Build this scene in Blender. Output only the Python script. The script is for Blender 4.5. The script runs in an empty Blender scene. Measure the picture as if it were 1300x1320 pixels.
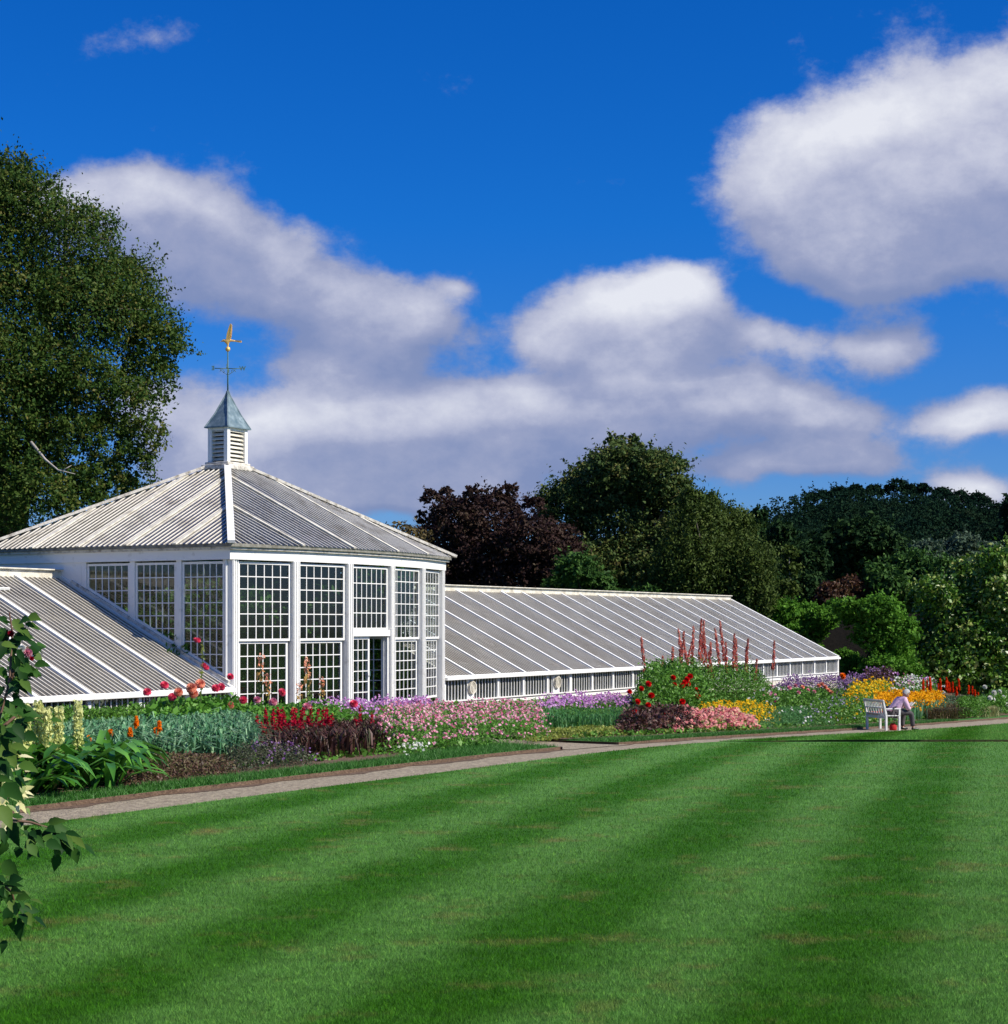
import bpy, math, random
import numpy as np
from mathutils import Vector, Matrix
from mathutils.noise import noise as pnoise
random.seed(7); RNG = np.random.default_rng(7)
R = math.radians
scn = bpy.context.scene
COL = scn.collection
F = 2300.0; CX = 650.0; HY = 805.0          # photograph: focal length, centre, horizon (pixels)
W = np.array([.4775, .8786]); N = np.array([-.8786, .4775])   # along the glasshouse, and back from its front
ROTW = math.atan2(W[1], W[0])
def P(s, n, z=0.0): return (s*W[0]+n*N[0], s*W[1]+n*N[1], z)
def SN(x, y): return x*W[0]+y*W[1], x*N[0]+y*N[1]
# ------------------------------------------------------------------ terrain
def smooth(t): t = np.clip(t, 0, 1); return t*t*(3-2*t)
def _zs(s): return np.interp(s, [-60,0,16,28.6,32.5,50,70,90,160], [.4,0,-.06,-.18,-.30,-.95,-1.6,-2.2,-3.6])
def _zn(n): return np.interp(n, [-60,0,14.3,25,60,120], [1.6,0,-.32,-.30,0,1.0])
def gz(s, n):
    s = np.asarray(s, float); n = np.asarray(n, float)
    a = sum(_zs(s+d) for d in (-3,-1.5,0,1.5,3))/5
    b = sum(_zn(n+d) for d in (-2,-1,0,1,2))/5
    return -1.7 + a*(1-.45*smooth((n-16)/8)) + b
def gxy(x, y):
    s, n = SN(x, y); return gz(s, n)
def s_at(px, n):
    k = (px-CX)/F
    return n*(.8786+.4775*k)/(.4775-.8786*k)
def pn(px, n):                               # world xy where a pixel column meets the line n
    p = P(s_at(px, n), n); return p[0], p[1]
def G(px, py):                               # where a pixel ray meets the ground
    k = (px-CX)/F; q = (HY-py)/F
    lo, hi = 3.0, 200.0
    for _ in range(50):
        m = (lo+hi)/2
        if q*m > gxy(k*m, m): lo = m
        else: hi = m
    return Vector((k*lo, lo, float(gxy(k*lo, lo))))
def at(px, py, D): return Vector(((px-CX)/F*D, D, (HY-py)/F*D))
up_n = lambda s: np.interp(s, [0,32,50,70,140], [14.3,14.4,15.3,16,17])
lo_n = lambda s: np.interp(s, [0,22,40,60,140], [12.9,12.9,13.15,13.4,13.6])
# ------------------------------------------------------------------ materials
def newmat(name):
    m = bpy.data.materials.new(name); m.use_nodes = True
    nt = m.node_tree; nt.nodes.clear()
    out = nt.nodes.new('ShaderNodeOutputMaterial')
    return m, nt, out
def nd(nt, t, **kw):
    n = nt.nodes.new(t)
    for k, v in kw.items():
        if k.startswith('i_'):
            key = k[2:]; key = int(key) if key.isdigit() else key.replace('_', ' ')
            n.inputs[key].default_value = v
        else: setattr(n, k, v)
    return n
def lk(nt, a, b): nt.links.new(a, b)
def c4(c): return (c[0], c[1], c[2], 1)
def ramp(nt, fac, stops):
    r = nd(nt, 'ShaderNodeValToRGB'); e = r.color_ramp.elements
    while len(e) < len(stops): e.new(.5)
    for i, (p, c) in enumerate(stops): e[i].position = p; e[i].color = c4(c)
    if fac: lk(nt, fac, r.inputs[0])
    return r
def surf(name, c1, c2=None, scale=3, rough=.6, bump=0, bscale=40, detail=6, spec=.4, metal=0, lo=.35, hi=.65, c3=None, stretch=None):
    m, nt, out = newmat(name)
    b = nd(nt, 'ShaderNodeBsdfPrincipled', i_Roughness=rough, i_Metallic=metal)
    b.inputs['Specular IOR Level'].default_value = spec
    b.inputs['Base Color'].default_value = c4(c1)
    tc = nd(nt, 'ShaderNodeNewGeometry') if stretch is None else nd(nt, 'ShaderNodeTexCoord')
    src = tc.outputs['Position'] if stretch is None else tc.outputs['Object']
    if stretch:
        mp = nd(nt, 'ShaderNodeMapping'); mp.inputs['Scale'].default_value = stretch
        lk(nt, src, mp.inputs[0]); src = mp.outputs[0]
    if c2:
        n = nd(nt, 'ShaderNodeTexNoise', i_Scale=scale, i_Detail=detail, i_Roughness=.6); lk(nt, src, n.inputs['Vector'])
        st = [(lo, c1), (hi, c2)]
        if c3: st = [(lo, c1), ((lo+hi)/2, c3), (hi, c2)]
        r = ramp(nt, n.outputs['Fac'], st); lk(nt, r.outputs[0], b.inputs['Base Color'])
    if bump:
        n2 = nd(nt, 'ShaderNodeTexNoise', i_Scale=bscale, i_Detail=6); lk(nt, src, n2.inputs['Vector'])
        bp = nd(nt, 'ShaderNodeBump', i_Strength=1.0, i_Distance=bump); lk(nt, n2.outputs['Fac'], bp.inputs['Height'])
        lk(nt, bp.outputs[0], b.inputs['Normal'])
    lk(nt, b.outputs[0], out.inputs[0]); return m
def leafmat(name, cols, trans=.25, rough=.5, spec=.3):
    m, nt, out = newmat(name)
    a = nd(nt, 'ShaderNodeAttribute', attribute_name='v')
    st = [(i/(max(1, len(cols)-1)), c) for i, c in enumerate(cols)]
    r = ramp(nt, a.outputs['Fac'], st)
    b = nd(nt, 'ShaderNodeBsdfPrincipled', i_Roughness=rough); b.inputs['Specular IOR Level'].default_value = spec
    lk(nt, r.outputs[0], b.inputs['Base Color'])
    t = nd(nt, 'ShaderNodeBsdfTranslucent'); lk(nt, r.outputs[0], t.inputs[0])
    x = nd(nt, 'ShaderNodeMixShader', i_0=trans); lk(nt, b.outputs[0], x.inputs[1]); lk(nt, t.outputs[0], x.inputs[2])
    lk(nt, x.outputs[0], out.inputs[0]); return m
def glassmat(name, tint=(.8,.85,.82), dust=0.0, dcol=(.2,.19,.17), refl=1.0, dscale=2.0):
    m, nt, out = newmat(name)
    t = nd(nt, 'ShaderNodeBsdfTransparent'); t.inputs[0].default_value = c4(tint)
    g = nd(nt, 'ShaderNodeBsdfGlossy', i_Roughness=.06); g.inputs[0].default_value = (.9,.9,.9,1)
    fr = nd(nt, 'ShaderNodeFresnel', i_IOR=1.55)
    mu = nd(nt, 'ShaderNodeMath', operation='MULTIPLY', i_1=refl*1.6); mu.use_clamp = True
    lk(nt, fr.outputs[0], mu.inputs[0])
    tc = nd(nt, 'ShaderNodeNewGeometry')
    if dust > 0:
        n = nd(nt, 'ShaderNodeTexNoise', i_Scale=dscale, i_Detail=7, i_Roughness=.65); lk(nt, tc.outputs['Position'], n.inputs['Vector'])
        d = nd(nt, 'ShaderNodeBsdfDiffuse')
        r = ramp(nt, n.outputs['Fac'], [(.3, tuple(c*.7 for c in dcol)), (.7, tuple(c*1.25 for c in dcol))]); lk(nt, r.outputs[0], d.inputs[0])
        mr = nd(nt, 'ShaderNodeMapRange'); mr.inputs[1].default_value = .3; mr.inputs[2].default_value = .7
        mr.inputs[3].default_value = max(0, dust-.25); mr.inputs[4].default_value = min(1, dust+.25)
        lk(nt, n.outputs['Fac'], mr.inputs[0])
        x0 = nd(nt, 'ShaderNodeMixShader'); lk(nt, mr.outputs[0], x0.inputs[0]); lk(nt, t.outputs[0], x0.inputs[1]); lk(nt, d.outputs[0], x0.inputs[2])
        base = x0.outputs[0]
    else: base = t.outputs[0]
    x = nd(nt, 'ShaderNodeMixShader'); lk(nt, mu.outputs[0], x.inputs[0]); lk(nt, base, x.inputs[1]); lk(nt, g.outputs[0], x.inputs[2])
    lk(nt, x.outputs[0], out.inputs[0]); return m
M = {}
M['paint'] = surf('white_paint', (.80,.79,.76), (.52,.49,.44), scale=5, lo=.58, hi=.82, rough=.55, bump=.004, bscale=30)
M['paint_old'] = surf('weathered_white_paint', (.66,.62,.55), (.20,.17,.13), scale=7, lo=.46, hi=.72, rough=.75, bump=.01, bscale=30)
M['ridge'] = surf('stained_cream_paint', (.74,.70,.60), (.42,.38,.30), scale=3, lo=.42, hi=.7, rough=.6, bump=.01)
M['bar'] = surf('glazing_bar_paint', (.82,.76,.64), (.60,.53,.42), scale=.8, lo=.4, hi=.75, rough=.6)
M['roofbar'] = surf('flaking_glazing_bar_paint', (.78,.73,.64), (.36,.31,.24), scale=1.6, lo=.48, hi=.75, rough=.7)
M['glass'] = glassmat('window_glass', (.85,.92,.89), 0, refl=.8)
M['roofglass'] = glassmat('pavilion_roof_glass', (.55,.62,.60), .40, (.075,.075,.07), refl=.95, dscale=5)
M['wingglass'] = glassmat('limewashed_roof_glass', (.6,.6,.6), .80, (.140,.128,.108), refl=.5, dscale=1.2)
M['sideglass'] = glassmat('dusty_side_glass', (.6,.66,.62), .18, (.10,.11,.11), refl=.35)
M['copper'] = surf('verdigris_copper', (.09,.15,.18), (.27,.35,.38), scale=6, lo=.3, hi=.7, rough=.5, c3=(.15,.21,.24), metal=.2, bump=.004)
M['verdigris'] = surf('verdigris_iron', (.05,.12,.11), (.10,.19,.17), scale=20, rough=.6)
M['gold'] = surf('gilding', (.80,.47,.12), (.90,.58,.20), scale=30, rough=.45, metal=.35, bump=.004, bscale=60)
M['lead'] = surf('mossy_gutter', (.16,.15,.12), (.30,.29,.25), scale=9, lo=.35, hi=.65, rough=.9, bump=.02)
M['brick'] = surf('old_brick_with_shade', (.016,.013,.010), (.035,.027,.020), scale=8, rough=.9, bump=.02)  # brick colour darkened to carry the shade behind the climbers
M['floor'] = surf('tiled_floor', (.10,.09,.08), (.16,.14,.12), scale=4, rough=.8)
M['dark'] = surf('interior_shade', (.015,.015,.014), None, rough=.9)  # near-black that paints the shade inside the lantern
M['bark'] = surf('bark', (.05,.04,.03), (.12,.10,.08), scale=10, rough=.9, bump=.02)
M['palebark'] = surf('pale_bark', (.28,.25,.22), (.45,.42,.38), scale=10, rough=.9)
M['soil'] = surf('bare_soil', (.09,.055,.035), (.17,.11,.07), scale=14, rough=1, bump=.03, bscale=30)
M['stem'] = surf('green_stem', (.05,.10,.02), (.09,.13,.03), scale=20, rough=.6)
M['brownstem'] = surf('brown_stem', (.10,.05,.03), (.14,.08,.05), scale=20, rough=.7)
# ------------------------------------------------------------------ mesh helpers
def link(o, parent=None, mat=None):
    COL.objects.link(o)
    if parent: o.parent = parent
    if mat: o.data.materials.append(mat)
    return o
def tag(o, label=None, cat=None, group=None, kind=None):
    if label: o['label'] = label
    if cat: o['category'] = cat
    if group: o['group'] = group
    if kind: o['kind'] = kind
    return o
def empty(name, loc, rz=0.0, label=None, cat=None, group=None, kind=None):
    o = bpy.data.objects.new(name, None); COL.objects.link(o)
    o.location = loc; o.rotation_euler = (0,0,rz); o.empty_display_size = .3
    return tag(o, label, cat, group, kind)
class MB:
    def __init__(s): s.V = []; s.F = []
    def poly(s, pts):
        b = len(s.V); s.V += [tuple(p) for p in pts]; s.F.append(tuple(range(b, b+len(pts))))
    def hexa(s, p):                            # 8 corners: bottom 4 then top 4
        b = len(s.V); s.V += [tuple(q) for q in p]
        for f in ((3,2,1,0),(4,5,6,7),(0,1,5,4),(1,2,6,5),(2,3,7,6),(3,0,4,7)): s.F.append(tuple(b+i for i in f))
    def box(s, x0, x1, y0, y1, z0, z1):
        s.hexa([(x0,y0,z0),(x1,y0,z0),(x1,y1,z0),(x0,y1,z0),(x0,y0,z1),(x1,y0,z1),(x1,y1,z1),(x0,y1,z1)])
    def bar(s, p0, p1, w, h, up=(0,0,1), lift=0.0):
        p0 = Vector(p0); p1 = Vector(p1); d = (p1-p0).normalized()
        u = Vector(up); sd = d.cross(u)
        if sd.length < 1e-5: sd = d.cross(Vector((1,0,0)))
        sd.normalize(); u = sd.cross(d).normalized()
        o = u*lift; a = sd*w/2; c = u*h/2
        q = []
        for k in (-1, 1):
            for (p, sg) in ((p0,-1),(p0,1),(p1,1),(p1,-1)): q.append(p+a*sg+c*k+o)
        s.hexa(q)
    def tube(s, pts, rad, sides=8, cap=True):
        pts = [Vector(p) for p in pts]; b = len(s.V); n = len(pts)
        ref = Vector((.3,.1,1)).normalized()
        for i, p in enumerate(pts):
            d = (pts[min(i+1,n-1)]-pts[max(i-1,0)]).normalized()
            a = d.cross(ref)
            if a.length < .05: a = d.cross(Vector((1,0,0)))
            a.normalize(); c = d.cross(a)
            r = rad[i] if hasattr(rad, '__len__') else rad
            for k in range(sides):
                t = 2*math.pi*k/sides
                s.V.append(tuple(p+a*r*math.cos(t)+c*r*math.sin(t)))
        for i in range(n-1):
            for k in range(sides):
                k2 = (k+1) % sides
                s.F.append((b+i*sides+k, b+i*sides+k2, b+(i+1)*sides+k2, b+(i+1)*sides+k))
        if cap:
            s.F.append(tuple(b+k for k in range(sides))[::-1]); s.F.append(tuple(b+(n-1)*sides+k for k in range(sides)))
    def lathe(s, prof, c=(0,0,0), seg=16):     # prof: (r, z)
        b = len(s.V); m = len(prof)
        for (r, z) in prof:
            for k in range(seg):
                t = 2*math.pi*k/seg; s.V.append((c[0]+r*math.cos(t), c[1]+r*math.sin(t), c[2]+z))
        for i in range(m-1):
            for k in range(seg):
                k2 = (k+1) % seg; s.F.append((b+i*seg+k, b+i*seg+k2, b+(i+1)*seg+k2, b+(i+1)*seg+k))
    def ball(s, c, r, seg=12, rings=8, sc=(1,1,1)):
        b = len(s.V)
        for i in range(rings+1):
            a = math.pi*i/rings
            for k in range(seg):
                t = 2*math.pi*k/seg
                s.V.append((c[0]+sc[0]*r*math.sin(a)*math.cos(t), c[1]+sc[1]*r*math.sin(a)*math.sin(t), c[2]+sc[2]*r*math.cos(a)))
        for i in range(rings):
            for k in range(seg):
                k2 = (k+1) % seg; s.F.append((b+i*seg+k, b+(i+1)*seg+k, b+(i+1)*seg+k2, b+i*seg+k2))
    def build(s, name, mat, parent=None, off=(0,0,0), smooth_=False, bevel=0):
        me = bpy.data.meshes.new(name)
        me.from_pydata([(v[0]-off[0], v[1]-off[1], v[2]-off[2]) for v in s.V], [], s.F); me.update()
        if smooth_: me.shade_smooth()
        o = bpy.data.objects.new(name, me); link(o, parent, mat)
        if bevel:
            b = o.modifiers.new('bevel', 'BEVEL'); b.width = bevel; b.segments = 2; b.limit_method = 'ANGLE'
        return o
def npmesh(name, V, Fs, mat, parent=None, off=(0,0,0), v=None, smooth_=False, loc=None):
    """V (n,3), Fs (m,k) faces of k corners, v per-face value"""
    V = np.asarray(V, np.float32) - np.asarray(off, np.float32); Fs = np.asarray(Fs, np.int32)
    me = bpy.data.meshes.new(name); m, k = Fs.shape
    me.vertices.add(len(V)); me.vertices.foreach_set('co', V.ravel())
    me.loops.add(m*k); me.loops.foreach_set('vertex_index', Fs.ravel())
    me.polygons.add(m); me.polygons.foreach_set('loop_start', np.arange(m, dtype=np.int32)*k)
    try: me.polygons.foreach_set('loop_total', np.full(m, k, np.int32))
    except Exception: pass
    me.update(calc_edges=True)
    if v is not None:
        a = me.attributes.new('v', 'FLOAT', 'FACE'); a.data.foreach_set('value', np.asarray(v, np.float32))
    if smooth_: me.shade_smooth()
    o = bpy.data.objects.new(name, me); link(o, parent, mat)
    return o
def grid(name, fn, na, nb, mat, kind='structure', parent=None):
    a, b = np.meshgrid(np.linspace(0,1,na), np.linspace(0,1,nb), indexing='ij')
    x, y, z = fn(a.ravel(), b.ravel())
    idx = np.arange(na*nb).reshape(na, nb)
    Fs = np.stack([idx[:-1,:-1], idx[1:,:-1], idx[1:,1:], idx[:-1,1:]], -1).reshape(-1,4)
    V = np.stack([x,y,z], 1)
    e1 = V[Fs[0,1]]-V[Fs[0,0]]; e2 = V[Fs[0,3]]-V[Fs[0,0]]
    if np.cross(e1, e2)[2] < 0: Fs = Fs[:, ::-1]
    o = npmesh(name, V, Fs, mat, parent, smooth_=True)
    if kind: o['kind'] = kind
    return o
# ------------------------------------------------------------------ foliage helpers
def unit(v): return v/np.maximum(np.linalg.norm(v, axis=1, keepdims=True), 1e-9)
def rnd_dir(n): return unit(RNG.normal(size=(n,3)))
def leaf_quads(C, size, out=None, bias=.6, aspect=.55, droop=0.0):
    """one folded-looking leaf (rhombus) per centre; out = preferred normals"""
    n = len(C); size = np.broadcast_to(np.asarray(size, float), (n,)).reshape(n,1)
    nrm = rnd_dir(n)
    if out is not None: nrm = unit(nrm*(1-bias)+out*bias+1e-6)
    a = unit(np.cross(nrm, rnd_dir(n))); 
    if droop: a = unit(a+np.array([0,0,-droop])); 
    b = unit(np.cross(nrm, a))
    sz = size*RNG.uniform(.7,1.3,(n,1))
    p0 = C-a*sz*.5; p2 = C+a*sz*.5; p1 = C+b*sz*.5*aspect-a*sz*.06+nrm*sz*.06; p3 = C-b*sz*.5*aspect-a*sz*.06+nrm*sz*.06
    V = np.stack([p0,p1,p2,p3], 1).reshape(-1,3)
    return V, np.arange(4*n).reshape(n,4)
def leaves(name, C, size, mat, parent, off, out=None, bias=.5, v=None, aspect=.55, droop=0.0, kind=None):
    V, Fs = leaf_quads(C, np.broadcast_to(np.asarray(size,float),(len(C),))*RNG.uniform(.65,1.35,len(C)), out, bias, aspect, droop)
    if v is None: v = RNG.random(len(C))
    o = npmesh(name, V, Fs, mat, parent, off, v)
    if kind: o['kind'] = kind
    return o
def crown_points(lobes, n, cl=16, spread=.22, inner=.55, flat=.8, droop=.0, under=.35):
    """clustered points in the shells of ellipsoid lobes (x,y,z,r)"""
    L = np.array(lobes, float); w = L[:,3]**2; w = w/w.sum()
    nc = max(1, n//cl); li = RNG.choice(len(L), nc, p=w)
    d = rnd_dir(nc); low = (d[:,2] < -under) & (RNG.random(nc) < .6); d[low,2] *= -1
    rr = L[li,3]*RNG.uniform(inner,1.0,nc)**.6*RNG.uniform(.85,1.18,nc)
    tw = RNG.random(nc) < .11; rr = np.where(tw, L[li,3]*RNG.uniform(.95,1.22,nc), rr)
    c = L[li,:3]+d*rr[:,None]*np.array([1,1,flat])
    cv = RNG.random(nc)
    cs = spread*L[li,3]*RNG.uniform(.45,1.1,nc)
    C = np.repeat(c, cl, 0)+RNG.normal(size=(nc*cl,3))*np.repeat(cs,cl)[:,None]*np.array([.55,.55,.38])
    twl = np.repeat(tw, cl); along = np.repeat(d*rr[:,None]*.16, cl, 0)*RNG.normal(size=(nc*cl,1))
    C = np.where(twl[:,None], np.repeat(c, cl, 0)+along+(C-np.repeat(c, cl, 0))*.35, C)
    if droop: C[:,2] -= droop*np.abs(RNG.normal(size=nc*cl))*np.repeat(cs,cl)
    out = unit(np.repeat(d, cl, 0)+np.array([0,0,.5]))
    v = np.clip(np.repeat(cv, cl)*.65+RNG.random(nc*cl)*.35, 0, 1)
    return C, out, v
def tree(name, label, cat, base, lobes, n, size, mat, bark, trunk_r=.4, cl=16, spread=.22, inner=.55, flat=.8, droop=0, aspect=.55, limbs=10, group=None, fork=.35, under=.35, kind=None):
    base = Vector(base)
    t = empty(name, base, 0, label, cat, group, kind)
    L = np.array(lobes, float); top = L[L[:,2].argmax()]
    mb = MB()
    fk = base.lerp(Vector((L[:,0].mean(), L[:,1].mean(), (base.z+top[2])/2)), fork*1.6)
    mid = base.lerp(fk, .5)+Vector((random.uniform(-.1,.1)*trunk_r*2, 0, 0))
    mb.tube([base-Vector((0,0,.3)), mid, fk], [trunk_r*1.25, trunk_r, trunk_r*.8], 10)
    order = np.argsort(-L[:,3])[:limbs]
    for i in order:
        e = Vector(L[i,:3]); m1 = fk.lerp(e, .5)+Vector((0,0,abs(e.z-fk.z)*.12+.1*L[i,3]))
        mb.tube([fk-Vector((0,0,trunk_r*.5)), m1, e], [trunk_r*.42, trunk_r*.22, trunk_r*.06], 6)
        for k in range(5):
            d = Vector(rnd_dir(1)[0]); d.z = abs(d.z)*.6
            mb.tube([m1.lerp(e,.6+.08*k), e+d*L[i,3]*.5, e+d*L[i,3]*.95+Vector((0,0,-.05*L[i,3]))], [trunk_r*.1, trunk_r*.06, trunk_r*.02], 4)
    mb.build('trunk', bark, t, base, True)
    C, out, v = crown_points(lobes, n, cl, spread, inner, flat, droop, under)
    leaves('crown', C, size, mat, t, base, out, .45, v, aspect, droop*.5)
    return t
# ------------------------------------------------------------------ glasshouse
S0, S1, NF, NB, SC = 33.1, 42.7, 25.2, 32.6, 37.9
ORG = (SC, NF, -2.5)
gh = empty('glasshouse', P(SC, NF, -2.5), ROTW, 'long white Victorian glasshouse with bow-fronted hip-roofed centre and lean-to wings', 'glasshouse')
def GB(mb, name, mat, parent=gh, smooth_=False, bevel=0): return mb.build(name, mat, parent, ORG, smooth_, bevel)
ZE, ZR, NR = -1.415, 1.136, 30.27            # wing eaves, wing ridge
FL = -2.32
slope = (ZR-ZE)/(NR-NF)
wn = Vector((0, -slope, 1)).normalized()     # normal of the wing roof
# bow front corner points
Rb = 15.7; Ab = math.asin(4.8/Rb); sag = Rb*(1-math.cos(Ab))
bow = [(SC+Rb*math.sin(-Ab+2*Ab*k/5), NF-sag+Rb*(1-math.cos(-Ab+2*Ab*k/5))) for k in range(6)]
bow[0] = (S0, NF); bow[5] = (S1, NF)
def bown(s, ov=0.0):                         # n of the bow eave at s
    s = min(max(s, S0), S1)
    for i in range(5):
        if bow[i][0] <= s <= bow[i+1][0]+1e-6:
            t = (s-bow[i][0])/(bow[i+1][0]-bow[i][0]); return bow[i][1]*(1-t)+bow[i+1][1]*t-ov
    return NF-ov
# plinth, floors
mb = MB(); mb.box(S0-.05, S1+.05, NF+.05, NB, -3.6, FL); 
mb.poly([(b[0], b[1]-.02, FL-.004) for b in bow]); GB(mb, 'floor', M['floor'])
mb = MB()
for i in range(5):
    a, b = bow[i], bow[i+1]
    mb.hexa([(a[0],a[1]-.06,-3.4),(b[0],b[1]-.06,-3.4),(b[0],b[1]+.25,-3.4),(a[0],a[1]+.25,-3.4),(a[0],a[1]-.06,-2.30),(b[0],b[1]-.06,-2.30),(b[0],b[1]+.25,-2.30),(a[0],a[1]+.25,-2.30)])
GB(mb, 'plinth', M['paint_old'])
# frame of one glazed bay between two plan points
def frame_axes(a, b):
    d = Vector((b[0]-a[0], b[1]-a[1], 0)); L = d.length; d.normalize(); o = Vector((d.y, -d.x, 0)); return d, o, L
def lattice(a, b, u0, u1, z0, z1, nc, nr, fr=.055, w=.022, dep=.04, inset=0.0, name='window', zlow=None, pane_mat='glass'):
    """window sash with glazing bars, plus its pane; u along a->b; zlow(u) cuts it off below a slope"""
    d, o, L = frame_axes(a, b); A = Vector((a[0], a[1], 0))
    pt = lambda u, z, k=0.0: A+d*u+Vector((0,0,z))-o*(inset-k)
    mb = MB()
    zl = (lambda u: max(z0, zlow(u))) if zlow else (lambda u: z0)
    def ulo(z):                                # where a horizontal bar meets the slope
        if not zlow: return u0
        lo = u0
        for k in range(201):
            u = u0+(u1-u0)*k/200
            if zlow(u) < z: return u
        return None
    for (u, ww) in [(u0+fr/2, fr), (u1-fr/2, fr)]: 
        if zl(u) < z1-.05: mb.bar(pt(u, zl(u)), pt(u, z1), ww, dep, o)
    for (z, hh) in [(z0+fr/2, fr), (z1-fr/2, fr)]:
        if zlow and z < zlow((u0+u1)/2): continue
        x0 = ulo(z)
        if x0 is not None: mb.bar(pt(x0+fr*.9, z, .002), pt(u1-fr*.9, z, .002), hh, dep, o)
    if zlow: mb.bar(pt(u0, zlow(u0)+.03, .004), pt(u1, zlow(u1)+.03, .004), .07, dep, o)
    for i in range(1, nc):
        u = u0+fr+(u1-u0-2*fr)*i/nc
        if zl(u) < z1-fr: mb.bar(pt(u, zl(u)+fr*.6, -.003), pt(u, z1-fr*.6, -.003), w, dep*.6, o)
    for j in range(1, nr):
        z = z0+fr+(z1-z0-2*fr)*j/nr; x0 = ulo(z)
        if x0 is not None and x0 < u1-fr: mb.bar(pt(max(x0,u0)+fr*.6, z, -.001), pt(u1-fr*.6, z, -.001), w, dep*.62, o)
    wdw = GB(mb, name, M['paint'])
    mp = MB()
    if zlow:
        q = [pt(u0+.01, min(zlow(u0), z1-.02), -.006), pt(u1-.01, zl(u1), -.006), pt(u1-.01, z1-.01, -.006), pt(u0+.01, z1-.01, -.006)]
    else: q = [pt(u0+.01, z0+.01, -.006), pt(u1-.01, z0+.01, -.006), pt(u1-.01, z1-.01, -.006), pt(u0+.01, z1-.01, -.006)]
    mp.poly(q); GB(mp, 'pane', M[pane_mat], wdw)
    return wdw
ZT, ZM, ZB = 1.46, -.36, -2.28                # window head, meeting rail, sill
# posts of the bow
def post(a, b, at_a=True): pass
for i, p in enumerate(bow):
    if i == 0: d = Vector((1,0,0))
    else:
        q = bow[i-1]; r = bow[min(i+1,5)]
        d = Vector((r[0]-q[0], r[1]-q[1], 0)).normalized()
    o = Vector((d.y,-d.x,0)); A = Vector((p[0],p[1],0))
    mb = MB()
    c = A+d*(.11 if i == 0 else (-.11 if i == 5 else 0))
    mb.bar(c+Vector((0,0,-2.45)), c+Vector((0,0,1.52)), .22, .20, o)
    for k in (-.08, 0, .08): mb.bar(c+d*k+o*.105+Vector((0,0,-2.45)), c+d*k+o*.105+Vector((0,0,1.50)), .03, .03, o)   # fluting
    GB(mb, 'post', M['paint'])
for i in range(5):
    a, b = bow[i], bow[i+1]; d, o, L = frame_axes(a, b)
    u0 = .24 if i == 0 else .12; u1 = L-(.24 if i == 4 else .12)
    nc = 6
    if i == 2:
        lattice(a, b, u0, u1, -.14, ZT, 7, 4)
        mb = MB(); A = Vector((a[0],a[1],0))
        mb.bar(A+d*u0+o*.03+Vector((0,0,-.22)), A+d*u1+o*.03+Vector((0,0,-.22)), .15, .14, o); GB(mb, 'transom', M['paint'])
        mb = MB()
        mb.bar(A+d*(u0+.03)+Vector((0,0,FL)), A+d*(u0+.03)+Vector((0,0,-.30)), .06, .1, o)
        GB(mb, 'door_frame', M['paint']); mb = MB()
        mb.bar(A+d*(u1-.03)+Vector((0,0,FL)), A+d*(u1-.03)+Vector((0,0,-.30)), .06, .1, o); GB(mb, 'door_frame', M['paint'])
        w2 = (u1-u0-.12)/2
        dr = lattice(a, b, u0+.06, u0+.06+w2, FL+.02, -.305, 3, 7, fr=.07, name='door')
        mb = MB(); mb.tube([A+d*(u0+w2-.0)+o*.03+Vector((0,0,-1.3)), A+d*(u0+w2)+o*.08+Vector((0,0,-1.3)), A+d*(u0+w2)+o*.08+Vector((0,0,-1.18))], .012, 6)
        GB(mb, 'handle', M['verdigris'], dr)
        # the other leaf stands open, swung inside
        h = A+d*(u1-.07)-o*.05; e = h-o*w2*.98-d*.12
        lattice((h.x,h.y), (e.x,e.y), 0, w2*.99, FL+.02, -.305, 3, 7, fr=.07, name='door')
    else:
        lattice(a, b, u0, u1, ZM-.03, ZT, nc, 6)
        gap = .26 if i >= 3 else .0
        lattice(a, b, u0+.05, u1-.05, ZB+gap+.02, ZM-.035+gap*0, nc, 6, inset=.05)
        mb = MB(); A = Vector((a[0],a[1],0))
        mb.bar(A+d*u0+o*.04+Vector((0,0,ZB-.06)), A+d*u1+o*.04+Vector((0,0,ZB-.06)), .14, .2, o); GB(mb, 'sill', M['paint'])
# entablature: fascia board, cornice, gutter following the bow
def bowband(nm, z0, z1, ov, th, mat, s_ext=0.0):
    mb = MB()
    pts = [Vector((b[0], b[1]-ov, 0)) for b in bow]; pts[0].x -= s_ext; pts[-1].x += s_ext
    for i in range(5):
        a, b = pts[i], pts[i+1]
        mb.hexa([(a.x,a.y,z0),(b.x,b.y,z0),(b.x,b.y+th,z0),(a.x,a.y+th,z0),(a.x,a.y,z1),(b.x,b.y,z1),(b.x,b.y+th,z1),(a.x,a.y+th,z1)])
    # left, right and back runs
    mb.box(S0-s_ext, S0-s_ext+th, NF-ov+th, NB+ov, z0, z1)
    mb.box(S1+s_ext-th, S1+s_ext, NF-ov+th, NB+ov, z0, z1)
    return GB(mb, nm, mat)
bowband('fascia', 1.50, 1.73, .10, .12, M['paint'], .10)
bowband('cornice', 1.73, 1.79, .17, .24, M['paint_old'], .17)
bowband('gutter', 1.79, 1.865, .22, .10, M['lead'], .22)
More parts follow.
